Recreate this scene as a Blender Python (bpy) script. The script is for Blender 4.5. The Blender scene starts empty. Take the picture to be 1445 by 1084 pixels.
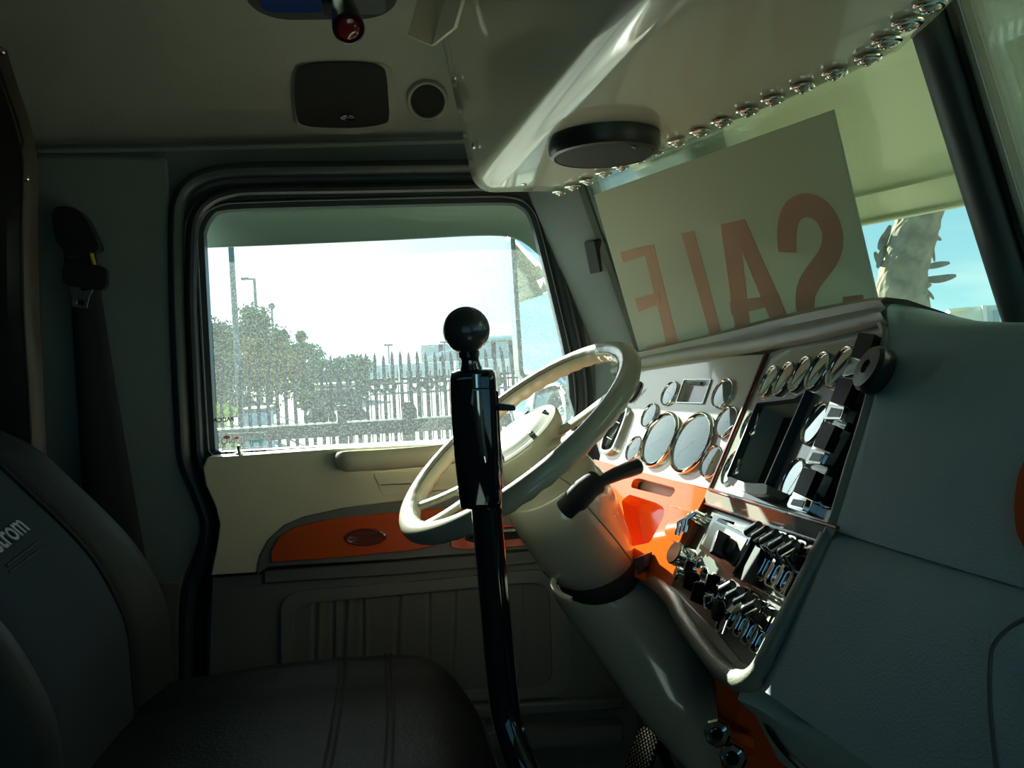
import bpy, bmesh, math, random
from mathutils import Vector, Matrix
from mathutils.geometry import tessellate_polygon
random.seed(7)
PI = math.pi
scn = bpy.context.scene
COL = scn.collection
V = Vector

# ------------------------------------------------------------------ camera
# cab axes: +X forward (towards the windscreen), +Y towards the driver's door, +Z up; ground z = 0
FOC = 1150.0
YAW, PITCH, ROLL = math.radians(8.0), math.radians(-2.0), math.radians(2.7)
CAM = V((0, 0, 2.35))
_F = V((math.sin(YAW)*math.cos(PITCH), math.cos(YAW)*math.cos(PITCH), math.sin(PITCH)))
_R0 = V((math.cos(YAW), -math.sin(YAW), 0))
_U0 = _R0.cross(_F)
_R = math.cos(ROLL)*_R0 - math.sin(ROLL)*_U0
_U = math.cos(ROLL)*_U0 + math.sin(ROLL)*_R0
cd = bpy.data.cameras.new('camera')
cd.sensor_width = 36; cd.lens = FOC/1445*36; cd.clip_start = 0.02; cd.clip_end = 500
cam = bpy.data.objects.new('camera', cd); COL.objects.link(cam)
M = Matrix((_R, _U, -_F)).transposed().to_4x4(); M.translation = CAM
cam.matrix_world = M
scn.camera = cam

# ------------------------------------------------------------------ light
SUN_TO = V((-0.25, 0.86, 0.425)).normalized()
sl = bpy.data.lights.new('sun', 'SUN'); sl.energy = 15.0; sl.angle = 0.009; sl.color = (1.0, 0.98, 0.84)
so = bpy.data.objects.new('sun', sl); COL.objects.link(so)
so.rotation_euler = SUN_TO.to_track_quat('Z', 'Y').to_euler()
w = bpy.data.worlds.new('world'); scn.world = w; w.use_nodes = True
nt = w.node_tree; nt.nodes.clear()
wo = nt.nodes.new('ShaderNodeOutputWorld'); bg = nt.nodes.new('ShaderNodeBackground')
# clear sky: pale cyan, whiter towards the horizon and around the sun, thin cloud low down
L = nt.links.new
def mth(op, a, b=None, clamp=False):
    n = nt.nodes.new('ShaderNodeMath'); n.operation = op; n.use_clamp = clamp
    for i, v in enumerate((a, b)):
        if v is None: continue
        if isinstance(v, (int, float)): n.inputs[i].default_value = v
        else: L(v, n.inputs[i])
    return n.outputs[0]
def mixc(f, a, b, mode='MIX'):
    n = nt.nodes.new('ShaderNodeMix'); n.data_type = 'RGBA'; n.blend_type = mode; n.clamp_result = False
    for i, v in ((0, f), (6, a), (7, b)):
        if isinstance(v, (int, float)): n.inputs[i].default_value = v
        elif isinstance(v, tuple): n.inputs[i].default_value = v
        else: L(v, n.inputs[i])
    return n.outputs[2]
tcw = nt.nodes.new('ShaderNodeTexCoord'); nrm = nt.nodes.new('ShaderNodeVectorMath'); nrm.operation = 'NORMALIZE'; L(tcw.outputs['Generated'], nrm.inputs[0])
sep = nt.nodes.new('ShaderNodeSeparateXYZ'); L(nrm.outputs[0], sep.inputs[0])
el = mth('MAXIMUM', sep.outputs['Z'], 0.0)
hz = mth('POWER', mth('SUBTRACT', 1.0, el, True), 9.0)
base = mixc(hz, (0.22, 0.47, 0.66, 1), (0.40, 0.74, 0.82, 1))
dt = nt.nodes.new('ShaderNodeVectorMath'); dt.operation = 'DOT_PRODUCT'; L(nrm.outputs[0], dt.inputs[0]); dt.inputs[1].default_value = SUN_TO
dpos = mth('MAXIMUM', dt.outputs['Value'], 0.0)
glow = mth('ADD', mth('POWER', dpos, 10.0), mth('MULTIPLY', mth('POWER', dpos, 90.0), 4.0))
col1 = mixc(glow, (0, 0, 0, 1), (1.05, 0.82, 0.66, 1))
nz = nt.nodes.new('ShaderNodeTexNoise'); nz.inputs['Scale'].default_value = 5; nz.inputs['Detail'].default_value = 7
mpv = nt.nodes.new('ShaderNodeMapping'); mpv.inputs['Scale'].default_value = (1, 1, 5); L(nrm.outputs[0], mpv.inputs[0]); L(mpv.outputs[0], nz.inputs['Vector'])
cl = mth('MULTIPLY', mth('MULTIPLY', mth('SUBTRACT', nz.outputs['Fac'], 0.50, True), 3.0, True), mth('POWER', mth('SUBTRACT', 1.0, el, True), 12.0))
base2 = mixc(cl, base, (0.95, 0.98, 0.92, 1))
tot = mixc(1.0, base2, col1, 'ADD')
L(tot, bg.inputs[0]); bg.inputs[1].default_value = 1.0
nt.links.new(bg.outputs[0], wo.inputs[0])
scn.view_settings.view_transform = 'Standard'; scn.view_settings.look = 'None'
scn.view_settings.gamma = 1.0; scn.view_settings.use_curve_mapping = False
scn.view_settings.exposure = 0.75
scn.cycles.max_bounces = 12; scn.cycles.diffuse_bounces = 6; scn.cycles.transparent_max_bounces = 16
scn.cycles.sample_clamp_indirect = 6.0
scn.cycles.caustics_reflective = False; scn.cycles.caustics_refractive = False

# ------------------------------------------------------------------ view helpers
def ray(px, py): return _F + (px-722.5)/FOC*_R - (py-542)/FOC*_U
def P(px, py, d): return CAM + d*ray(px, py)
def hit(px, py, o, n):
    r = ray(px, py); return CAM + r*((o-CAM).dot(n)/r.dot(n))
def hY(px, py, y=1.85): return hit(px, py, V((0, y, 0)), V((0, 1, 0)))
def hZ(px, py, z): return hit(px, py, V((0, 0, z)), V((0, 0, 1)))

class Frame:
    """a plane: origin o, a = local x, b = local y, n = towards the viewer"""
    def __init__(s, o, a, b):
        s.o = V(o); s.a = V(a).normalized(); n = s.a.cross(V(b)).normalized()
        if n.dot(CAM-s.o) < 0: n = -n
        s.n = n; s.b = n.cross(s.a).normalized()
        if s.b.dot(V(b)) < 0: s.a = -s.a; s.b = -s.b
    def hit(s, px, py, off=0.0): return hit(px, py, s.o+s.n*off, s.n)
    def loc(s, p): p = V(p)-s.o; return V((p.dot(s.a), p.dot(s.b)))
    def lp(s, px, py, off=0.0): return s.loc(s.hit(px, py, off))
    def w(s, x, y, z=0.0): return s.o + s.a*x + s.b*y + s.n*z
    def mat(s, p, rot=0.0, sc=1.0, scz=None):
        m = Matrix((s.a, s.b, s.n)).transposed()
        m = m @ Matrix.Rotation(rot, 3, 'Z') @ Matrix.Diagonal((sc, sc, scz if scz else sc))
        m = m.to_4x4(); m.translation = p; return m

# ------------------------------------------------------------------ materials
MATS = {}
def mat(name, col, rough=0.5, metal=0.0, spec=0.5, coat=0.0, bump=0.0, bscale=200.0, var=0.0, vscale=8.0,
        sheen=0.0, trans=0.0, kind='noise', col2=None, emis=None, estr=0.0, coatr=0.05):
    if name in MATS: return MATS[name]
    m = bpy.data.materials.new(name); m.use_nodes = True; MATS[name] = m
    n = m.node_tree.nodes; l = m.node_tree.links; b = n['Principled BSDF']
    b.inputs['Base Color'].default_value = (*col, 1)
    b.inputs['Roughness'].default_value = rough; b.inputs['Metallic'].default_value = metal
    b.inputs['Specular IOR Level'].default_value = spec
    b.inputs['Coat Weight'].default_value = coat; b.inputs['Coat Roughness'].default_value = coatr
    b.inputs['Sheen Weight'].default_value = sheen
    b.inputs['Transmission Weight'].default_value = trans
    if emis: b.inputs['Emission Color'].default_value = (*emis, 1); b.inputs['Emission Strength'].default_value = estr
    tc = n.new('ShaderNodeTexCoord')
    if var > 0 or col2:
        t = n.new('ShaderNodeTexNoise'); t.inputs['Scale'].default_value = vscale; t.inputs['Detail'].default_value = 6
        l.new(tc.outputs['Object'], t.inputs['Vector'])
        r = n.new('ShaderNodeValToRGB'); r.color_ramp.elements[0].position = 0.35; r.color_ramp.elements[1].position = 0.65
        c2 = col2 if col2 else tuple(min(1, c*(1+var)) for c in col)
        c1 = col if col2 else tuple(c*(1-var) for c in col)
        r.color_ramp.elements[0].color = (*c1, 1); r.color_ramp.elements[1].color = (*c2, 1)
        l.new(t.outputs['Fac'], r.inputs[0]); l.new(r.outputs[0], b.inputs['Base Color'])
    if bump > 0:
        if kind == 'voronoi':
            t = n.new('ShaderNodeTexVoronoi'); out = 'Distance'
        else:
            t = n.new('ShaderNodeTexNoise'); t.inputs['Detail'].default_value = 3; out = 'Fac'
        t.inputs['Scale'].default_value = bscale
        l.new(tc.outputs['Object'], t.inputs['Vector'])
        bp = n.new('ShaderNodeBump'); bp.inputs['Strength'].default_value = bump; bp.inputs['Distance'].default_value = 0.002
        l.new(t.outputs[out], bp.inputs['Height']); l.new(bp.outputs[0], b.inputs['Normal'])
    return m

def glass_mat(name, tint, dust=0.03, dustcol=(0.8, 0.85, 0.8), gl=1.0, speck=False):
    m = bpy.data.materials.new(name); m.use_nodes = True; MATS[name] = m
    n = m.node_tree.nodes; l = m.node_tree.links; n.clear()
    out = n.new('ShaderNodeOutputMaterial'); tr = n.new('ShaderNodeBsdfTransparent'); tr.inputs[0].default_value = (*tint, 1)
    g = n.new('ShaderNodeBsdfGlossy'); g.inputs['Roughness'].default_value = 0.01
    g.inputs[0].default_value = (0.9, 0.95, 0.95, 1)
    fr = n.new('ShaderNodeFresnel'); fr.inputs[0].default_value = 1.4
    mu = n.new('ShaderNodeMath'); mu.operation = 'MULTIPLY'; mu.inputs[1].default_value = gl
    l.new(fr.outputs[0], mu.inputs[0])
    m1 = n.new('ShaderNodeMixShader'); l.new(mu.outputs[0], m1.inputs[0]); l.new(tr.outputs[0], m1.inputs[1]); l.new(g.outputs[0], m1.inputs[2])
    tl = n.new('ShaderNodeBsdfTranslucent'); tl.inputs[0].default_value = (*dustcol, 1)
    m2 = n.new('ShaderNodeMixShader')
    tc = n.new('ShaderNodeTexCoord')
    t = n.new('ShaderNodeTexNoise'); t.inputs['Scale'].default_value = 260 if speck else 6; t.inputs['Detail'].default_value = 4
    l.new(tc.outputs['Object'], t.inputs['Vector'])
    mp = n.new('ShaderNodeMapRange'); mp.inputs[1].default_value = 0.5 if speck else 0.3; mp.inputs[2].default_value = 0.8
    mp.inputs[3].default_value = dust*0.8; mp.inputs[4].default_value = dust*(3.5 if speck else 1.4)
    l.new(t.outputs['Fac'], mp.inputs[0])
    l.new(mp.outputs[0], m2.inputs[0]); l.new(m1.outputs[0], m2.inputs[1]); l.new(tl.outputs[0], m2.inputs[2])
    l.new(m2.outputs[0], out.inputs[0])
    return m

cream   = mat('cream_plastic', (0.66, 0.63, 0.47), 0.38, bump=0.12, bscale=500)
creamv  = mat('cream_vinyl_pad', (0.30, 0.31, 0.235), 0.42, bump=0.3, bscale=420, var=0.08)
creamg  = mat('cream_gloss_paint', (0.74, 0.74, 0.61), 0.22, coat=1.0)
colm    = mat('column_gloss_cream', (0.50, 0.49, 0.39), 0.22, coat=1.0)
ivory   = mat('ivory_gloss_rim', (0.60, 0.57, 0.43), 0.3, coat=0.6)
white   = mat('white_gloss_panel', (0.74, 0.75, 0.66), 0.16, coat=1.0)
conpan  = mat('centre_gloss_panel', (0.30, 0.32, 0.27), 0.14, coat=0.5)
olive   = mat('olive_panel', (0.11, 0.125, 0.10), 0.28, coat=0.2)
rockm   = mat('rocker_black', (0.006, 0.007, 0.010), 0.35, spec=0.05)
headl   = mat('headliner_vinyl', (0.27, 0.29, 0.255), 0.6, bump=0.3, bscale=260, var=0.06)
wallm   = mat('pillar_vinyl', (0.17, 0.215, 0.215), 0.6, bump=0.3, bscale=300, var=0.05)
flankm  = mat('dash_vinyl', (0.34, 0.45, 0.44), 0.5, bump=0.35, bscale=420, var=0.06)
doorg   = mat('door_grey_vinyl', (0.13, 0.14, 0.13), 0.55, bump=0.3, bscale=350)
doorg2  = mat('door_grey_trim', (0.155, 0.165, 0.15), 0.5, bump=0.25, bscale=350)
pleat   = mat('pleated_fabric', (0.125, 0.13, 0.12), 0.85, bump=0.5, bscale=700, sheen=0.3)
rubber  = mat('black_rubber', (0.035, 0.052, 0.058), 0.42)
blackp  = mat('black_plastic', (0.018, 0.02, 0.022), 0.3, bump=0.15, bscale=400)
blackg  = mat('black_gloss', (0.008, 0.010, 0.012), 0.08, coat=1.0)
blackm  = mat('black_matte', (0.012, 0.013, 0.014), 0.75)
grille  = mat('speaker_mesh', (0.02, 0.022, 0.024), 0.6, bump=0.9, bscale=1200, kind='voronoi')
chrome  = mat('chrome', (0.80, 0.82, 0.82), 0.06, 1.0)
satin   = mat('satin_chrome', (0.55, 0.57, 0.55), 0.22, 1.0)
darkchr = mat('dark_chrome', (0.22, 0.23, 0.24), 0.10, 1.0)
orange  = mat('orange_gloss', (0.85, 0.14, 0.012), 0.14, coat=1.0)
oranged = mat('orange_panel_satin', (0.60, 0.085, 0.012), 0.3, coat=0.3)
dialm   = mat('dial_face_sky_reflection', (0.60, 0.82, 0.92), 0.3, coat=1.0)  # light blue is the window's sky reflection put into the face colour
dialg   = mat('dial_face_grey', (0.14, 0.16, 0.15), 0.3, coat=1.0)
redwood = mat('dark_red_edge', (0.16, 0.03, 0.02), 0.25, coat=0.6)
leather = mat('black_leather', (0.009, 0.013, 0.014), 0.55, spec=0.25, bump=0.3, bscale=160, kind='voronoi')
seatfab = mat('seat_grey_fabric', (0.042, 0.058, 0.072), 0.9, spec=0.15, bump=0.5, bscale=600)
bolster = mat('seat_bolster', (0.034, 0.044, 0.044), 0.6, spec=0.25, bump=0.4, bscale=250)
curtm   = mat('curtain_vinyl', (0.075, 0.062, 0.052), 0.45, bump=0.6, bscale=25, var=0.15)
beltm   = mat('belt_webbing', (0.020, 0.024, 0.030), 0.8, bump=0.6, bscale=500)
thread  = mat('grey_thread', (0.45, 0.47, 0.45), 0.7)
def thin_mat(name, col, tcol):
    m = bpy.data.materials.new(name); m.use_nodes = True; MATS[name] = m; n = m.node_tree.nodes; l = m.node_tree.links; n.clear()
    o_ = n.new('ShaderNodeOutputMaterial'); d_ = n.new('ShaderNodeBsdfDiffuse'); t_ = n.new('ShaderNodeBsdfTranslucent'); x_ = n.new('ShaderNodeMixShader')
    d_.inputs[0].default_value = (*col, 1); t_.inputs[0].default_value = (*tcol, 1); x_.inputs[0].default_value = 0.45
    l.new(d_.outputs[0], x_.inputs[1]); l.new(t_.outputs[0], x_.inputs[2]); l.new(x_.outputs[0], o_.inputs[0]); return m
signm = thin_mat('sign_board', (0.72, 0.74, 0.66), (0.74, 0.78, 0.66))
signr = thin_mat('sign_print_faded_red', (0.85, 0.60, 0.50), (0.88, 0.66, 0.55))
carpet  = mat('carpet', (0.02, 0.02, 0.019), 0.95, bump=0.8, bscale=300)
mirrorm = mat('mirror_glass', (0.85, 0.9, 0.9), 0.015, 1.0)
asph    = mat('yard_asphalt', (0.28, 0.27, 0.21), 0.9, bump=0.4, bscale=20, var=0.12, vscale=0.4)
fencem  = mat('galvanised_steel', (0.035, 0.045, 0.048), 0.6, 0.0, spec=0.2)
polem   = mat('lamp_post_steel', (0.10, 0.14, 0.15), 0.6)
visorm  = mat('outer_visor_paint', (0.74, 0.72, 0.50), 0.3, coat=0.5)
visord  = mat('door_visor_shaded_cream', (0.34, 0.42, 0.34), 0.35, coat=0.3)  # cream visor strip with its greenish shade mixed into the colour
redlens = mat('red_lens', (0.16, 0.012, 0.02), 0.12, coat=1.0)
whitept = mat('white_trailer', (0.72, 0.74, 0.72), 0.4)
bluept  = mat('blue_container', (0.22, 0.34, 0.46), 0.5)
dkpt    = mat('dark_truck_paint', (0.035, 0.04, 0.045), 0.5)
woodl   = mat('pale_load', (0.52, 0.44, 0.30), 0.8)
barkm   = mat('palm_bark', (0.30, 0.25, 0.17), 0.9, bump=1.0, bscale=8, col2=(0.17, 0.14, 0.10), vscale=5)
treebk  = mat('tree_bark', (0.10, 0.08, 0.06), 0.9)
def leafm(name, c):
    m = mat(name, c, 0.6, spec=0.2, col2=tuple(min(1, x*1.7) for x in c), vscale=1.2); return m
leafg = leafm('leaves_green', (0.075, 0.13, 0.055))
leafo = leafm('leaves_autumn', (0.24, 0.17, 0.06))
leafd = leafm('leaves_dark', (0.05, 0.09, 0.05))
leafy = leafm('leaves_yellow', (0.28, 0.32, 0.05))
frondm = mat('dry_frond', (0.17, 0.15, 0.12), 0.8, var=0.2)
gl_side = glass_mat('side_window_glass', (0.90, 0.97, 0.96), 0.020, (0.85, 0.95, 0.95), 0.6, True)
gl_wind = glass_mat('windscreen_glass', (0.86, 0.94, 0.87), 0.03, (0.8, 0.95, 0.85), 0.9)
gl_pass = glass_mat('light_cutting_side_glass', (0.50, 0.60, 0.64), 0.01, (0.85, 0.95, 0.95), 0.6)  # unseen passenger pane; tint made up to cut the light from that side
gl_lens = glass_mat('gauge_lens', (0.95, 0.98, 0.98), 0.02, (0.9, 0.95, 0.95), 3.5)

# ------------------------------------------------------------------ mesh helpers
def root(name, loc, label, cat, group=None, kind=None):
    o = bpy.data.objects.new(name, None); COL.objects.link(o); o.location = loc
    o.empty_display_size = 0.05
    tag(o, label, cat, group, kind); return o
def tag(o, label=None, cat=None, group=None, kind=None):
    if label: o['label'] = label
    if cat: o['category'] = cat
    if group: o['group'] = group
    if kind: o['kind'] = kind
    return o
def _base(o):
    m = Matrix.Identity(4)
    while o is not None:
        m = o.matrix_parent_inverse @ o.matrix_basis if o.parent is None else o.matrix_parent_inverse @ o.matrix_basis
        break
    return m
WM = {}   # world matrices of objects made so far
def link(name, me, parent=None, M=None, label=None, kind=None):
    o = bpy.data.objects.new(name, me); COL.objects.link(o)
    M = M if M is not None else Matrix.Identity(4)
    if parent is not None:
        o.parent = parent
        PW = WM.get(parent.name)
        if PW is None:
            PW = Matrix.Translation(parent.location)
        o.matrix_parent_inverse = PW.inverted()
    o.matrix_basis = M
    WM[o.name] = M.copy()
    if label: o['label'] = label
    if kind: o['kind'] = kind
    return o
def struct(name, label=None):
    o = bpy.data.objects.new(name, None); COL.objects.link(o); o['kind'] = 'structure'
    if label: o['label'] = label
    return o
def mesh(bm, m, sharp=35, name='mesh'):
    bmesh.ops.recalc_face_normals(bm, faces=bm.faces)
    me = bpy.data.meshes.new(name); bm.to_mesh(me); bm.free()
    if m is not None: me.materials.append(m)
    if sharp is not None:
        for p in me.polygons: p.use_smooth = True
        me.set_sharp_from_angle(angle=math.radians(sharp))
    return me
def obj(name, bm, m, parent=None, bev=0.0, seg=2, sub=0, sharp=35, label=None, kind=None, M=None):
    o = link(name, mesh(bm, m, sharp, name), parent, M, label, kind)
    if bev > 0:
        b = o.modifiers.new('b', 'BEVEL'); b.width = bev; b.segments = seg; b.limit_method = 'ANGLE'; b.angle_limit = math.radians(40)
        b.harden_normals = False
    if sub:
        s = o.modifiers.new('s', 'SUBSURF'); s.levels = sub; s.render_levels = sub
    return o
def box(bm, c, s, m=None):
    r = bmesh.ops.create_cube(bm, size=1.0)
    T = Matrix.Translation(c) @ Matrix.Diagonal((*s, 1))
    if m is not None: T = m @ T
    bmesh.ops.transform(bm, matrix=T, verts=r['verts']); return bm
def hull_box(bm, pts):
    """8 points: 4 bottom loop, 4 top loop"""
    vs = [bm.verts.new(p) for p in pts]
    for f in ((0,1,2,3),(4,5,6,7),(0,1,5,4),(1,2,6,5),(2,3,7,6),(3,0,4,7)): bm.faces.new([vs[i] for i in f])
    return bm
def lathe(bm, prof, seg=32, m=None, close=False):
    rings = []
    M_ = m if m is not None else Matrix.Identity(4)
    for r, z in prof:
        if r < 1e-6: rings.append([bm.verts.new(M_ @ V((0, 0, z)))])
        else: rings.append([bm.verts.new(M_ @ V((r*math.cos(2*PI*i/seg), r*math.sin(2*PI*i/seg), z))) for i in range(seg)])
    def br(a, b):
        for i in range(seg):
            j = (i+1) % seg
            if len(a) == 1 and len(b) == 1: return
            if len(a) == 1: bm.faces.new((a[0], b[i], b[j]))
            elif len(b) == 1: bm.faces.new((a[i], a[j], b[0]))
            else: bm.faces.new((a[i], a[j], b[j], b[i]))
    for a, b in zip(rings, rings[1:]): br(a, b)
    if close: br(rings[-1], rings[0])
    return bm
def smooth_path(pts, n=6, closed=False):
    pts = [V(p) if not isinstance(p, (tuple, list)) or len(p) > 1 else p for p in pts]
    out = []; N = len(pts)
    rng = range(N if closed else N-1)
    for i in rng:
        p0 = pts[(i-1) % N] if closed or i > 0 else pts[0]
        p1 = pts[i]; p2 = pts[(i+1) % N]
        p3 = pts[(i+2) % N] if closed or i+2 < N else pts[-1]
        for k in range(n):
            t = k/n
            out.append(0.5*((2*p1)+(-p0+p2)*t+(2*p0-5*p1+4*p2-p3)*t*t+(-p0+3*p1-3*p2+p3)*t**3))
    if not closed: out.append(pts[-1])
    return out
def tube(bm, pts, rad, seg=12, closed=False, cap=True, up=None, flat=1.0):
    pts = [V(p) for p in pts]; N = len(pts)
    if not hasattr(rad, '__len__'): rad = [rad]*N
    rings = []; prev = None
    for i, p in enumerate(pts):
        a = pts[(i-1) % N] if (closed or i > 0) else pts[0]
        b = pts[(i+1) % N] if (closed or i < N-1) else pts[-1]
        t = (b-a).normalized()
        if prev is None:
            ref = V(up) if up is not None else (V((0, 0, 1)) if abs(t.z) < 0.9 else V((1, 0, 0)))
            x = ref.cross(t).normalized()
        else:
            x = (prev - t*prev.dot(t)).normalized()
        prev = x; y = t.cross(x)
        rings.append([bm.verts.new(p + rad[i]*(math.cos(2*PI*k/seg)*x + flat*math.sin(2*PI*k/seg)*y)) for k in range(seg)])
    pairs = list(zip(rings, rings[1:])) + ([(rings[-1], rings[0])] if closed else [])
    for a, b in pairs:
        for k in range(seg):
            j = (k+1) % seg
            bm.faces.new((a[k], a[j], b[j], b[k]))
    if cap and not closed:
        bm.faces.new(rings[0][::-1]); bm.faces.new(rings[-1])
    return bm
def loft(bm, rings, cap=True, closed=True):
    R = [[bm.verts.new(p) for p in r] for r in rings]
    n = len(R[0])
    for a, b in zip(R, R[1:]):
        for k in range(n if closed else n-1):
            j = (k+1) % n
            bm.faces.new((a[k], a[j], b[j], b[k]))
    if cap and closed:
        bm.faces.new(R[0][::-1]); bm.faces.new(R[-1])
    return bm
def grid(bm, rows): return loft(bm, rows, cap=False, closed=False)
def plate(bm, loops, tow, z0, z1):
    """loops: outer + holes as 2-D points; tow(x, y, z) -> world"""
    flat = [p for lp in loops for p in lp]
    tri = tessellate_polygon([[V((p[0], p[1], 0)) for p in lp] for lp in loops])
    A = [bm.verts.new(tow(p[0], p[1], z1)) for p in flat]
    B = [bm.verts.new(tow(p[0], p[1], z0)) for p in flat]
    for t in tri:
        try: bm.faces.new([A[i] for i in t]); bm.faces.new([B[i] for i in t][::-1])
        except ValueError: pass
    k = 0
    for lp in loops:
        n = len(lp)
        for i in range(n):
            j = (i+1) % n
            try: bm.faces.new((A[k+i], A[k+j], B[k+j], B[k+i]))
            except ValueError: pass
        k += n
    return bm
def diss(bm):
    bmesh.ops.recalc_face_normals(bm, faces=bm.faces)
    return bm
def offs(lp, d):
    """offset a closed 2-D loop outwards by d"""
    n = len(lp); area = sum(lp[i][0]*lp[(i+1) % n][1]-lp[(i+1) % n][0]*lp[i][1] for i in range(n))
    s = 1 if area > 0 else -1; out = []
    for i in range(n):
        a, b, c = V(lp[i-1]), V(lp[i]), V(lp[(i+1) % n])
        t1 = (b-a).normalized(); t2 = (c-b).normalized()
        n1 = V((t1.y, -t1.x))*s; n2 = V((t2.y, -t2.x))*s
        m = (n1+n2); m = m.normalized() if m.length > 1e-6 else n1
        out.append(b + m*(d/max(0.35, m.dot(n1))))
    return out
def rrect(w, h, r, n=5):
    out = []
    for cx, cy, a0 in ((w/2-r, h/2-r, 0), (-w/2+r, h/2-r, 90), (-w/2+r, -h/2+r, 180), (w/2-r, -h/2+r, 270)):
        for k in range(n+1):
            a = math.radians(a0+90*k/n); out.append(V((cx+r*math.cos(a), cy+r*math.sin(a))))
    return out
def roundloop(pts, r, n=4):
    """round the corners of a 2-D polygon with radius about r"""
    out = []; N = len(pts)
    for i in range(N):
        a, b, c = V(pts[i-1]), V(pts[i]), V(pts[(i+1) % N])
        ra = min(r, (a-b).length*0.45, (c-b).length*0.45)
        p = b+(a-b).normalized()*ra; q = b+(c-b).normalized()*ra
        for k in range(n+1):
            t = k/n; out.append(p*(1-t)**2+b*2*t*(1-t)+q*t*t)
    return out
def fplate(name, fr, pxs, z0, z1, m, parent, bev=0.0, holes=(), rnd=0.0, smooth=False, off=None, label=None, sharp=35, hr=0.0, closed=True):
    """plate on frame fr from pixel outline"""
    off = z1 if off is None else off
    def cv(p, r):
        lp = [fr.lp(x, y, off) for x, y in p]
        if smooth: lp = smooth_path(lp, 4, True)
        elif r: lp = roundloop(lp, r)
        return lp
    bm = bmesh.new()
    plate(bm, [cv(pxs, rnd)]+[cv(h, hr or rnd) for h in holes], fr.w, z0, z1)
    return obj(name, bm, m, parent, bev=bev, label=label, sharp=sharp)
def text_mesh(s, size, ext=0.0003, mirror=False, bold=0.0, m=None):
    c = bpy.data.curves.new('txt', 'FONT'); c.body = s; c.size = size; c.extrude = ext; c.offset = bold
    c.align_x = 'CENTER'; c.align_y = 'CENTER'; c.resolution_u = 3
    o = bpy.data.objects.new('txt_tmp', c); COL.objects.link(o)
    bpy.context.view_layer.update()
    me = bpy.data.meshes.new_from_object(o.evaluated_get(bpy.context.evaluated_depsgraph_get()))
    bpy.data.objects.remove(o); bpy.data.curves.remove(c)
    if mirror: me.transform(Matrix.Diagonal((-1, 1, 1, 1)))
    me.materials.clear()
    if m: me.materials.append(m)
    return me

# door plane: local x = world X, local y = world Z, n = -Y (into the cab)
DF = Frame(V((0, 1.85, 0)), V((1, 0, 0)), V((0, 0, 1)))

# ================================================================== CAB SHELL
# driver's window opening (glass edge) in the door plane
WPX = [(302,640),(296,540),(286,350),(286,324),(296,304),(318,294),(420,290),(600,286),(712,284),(736,289),(750,304),
       (762,345),(783,430),(800,505),(806,560),(804,612),(640,623),(470,631)]
WLC = [DF.lp(*p) for p in WPX]
WPX[0:1] = [(314,640),(304,638),(301,628)]
WL = smooth_path([DF.lp(*p) for p in WPX], 3, True)
def dooroff(d):
    if d < 0.011: return offs(WL, d)
    return roundloop(offs(WLC, d), 0.03, 3)
hole = dooroff(0.045)
wall_left = struct('wall_left')
bm = bmesh.new()
wl = [V((-1.35,1.25)), V((1.2,1.25)), V((1.2,2.10)), V((0.66,2.16)), V((0.52,2.27)), V((0.385,2.72)), V((0.34,2.84)), V((-1.35,2.84))]
plate(bm, [wl, hole], lambda x, y, z: V((x, 1.85-z, y)), -0.05, 0.0)
obj('panel', bm, wallm, wall_left, sharp=30)
# B pillar raised panel left of the door seal
bm = bmesh.new()
bp = [DF.lp(*p) for p in [(30,218),(238,224),(243,300),(250,600),(282,700),(284,760),(255,850),(250,1084),(30,1084)]]
plate(bm, [smooth_path(bp[1:8], 3)+[bp[8], bp[0]]], DF.w, 0.0, 0.022)
obj('pillar_panel', bm, wallm, wall_left, bev=0.008)
fplate('pillar_panel', DF, [(205,822),(252,820),(250,1084),(205,1084)], 0.02, 0.03, doorg, wall_left, bev=0.004)

# headliner / ceiling : curved section along Y, swept in X
def ceil_z(y):
    prof = [(1.86,2.83),(1.83,2.88),(1.76,2.96),(1.64,3.03),(1.48,3.075),(1.2,3.10),(0.9,3.11),(0.5,3.10),(0.2,3.06),(0.02,2.96),(-0.07,2.83)]
    return prof
ceiling = struct('ceiling')
bm = bmesh.new()
prof = smooth_path([V((0, y, z)) for y, z in ceil_z(0)], 3)
prof_c = prof
rows = []
for x in [-1.4,-1.1,-0.8,-0.5,-0.2,0.1,0.35,0.46]:
    dz = -0.012*max(0, (x-0.1)/0.3)**2
    rows.append([V((x, p.y, p.z+dz)) for p in prof])
grid(bm, rows)
o = obj('headliner', bm, headl, ceiling); s = o.modifiers.new('s', 'SOLIDIFY'); s.thickness = 0.03; s.offset = 1
bm = bmesh.new()   # lower edge roll of the headliner above the door
tube(bm, [V((x, 1.835, 2.832+0.01*math.sin(x*2))) for x in (-1.3,-0.9,-0.5,-0.1,0.3)], 0.006, 10)
obj('edge_roll', bm, wallm, ceiling)
floor = struct('floor')
bm = bmesh.new(); box(bm, (-0.1, 0.9, 1.27), (2.6, 2.0, 0.05)); obj('carpet', bm, carpet, floor)
wall_back = struct('wall_back')
bm = bmesh.new(); box(bm, (-1.38, 0.9, 2.2), (0.04, 2.0, 1.9)); obj('panel', bm, wallm, wall_back)
wall_front = struct('wall_front')
bm = bmesh.new(); box(bm, (1.18, 0.9, 1.68), (0.04, 2.0, 0.86)); obj('panel', bm, carpet, wall_front)
bm = bmesh.new()   # cowl under the windscreen
hull_box(bm, [V((0.50,1.87,2.20)),V((0.74,0.9,2.20)),V((1.2,0.9,2.06)),V((1.2,1.87,2.06)),
              V((0.50,1.87,2.225)),V((0.74,0.9,2.225)),V((1.2,0.9,2.085)),V((1.2,1.87,2.085))])
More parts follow.
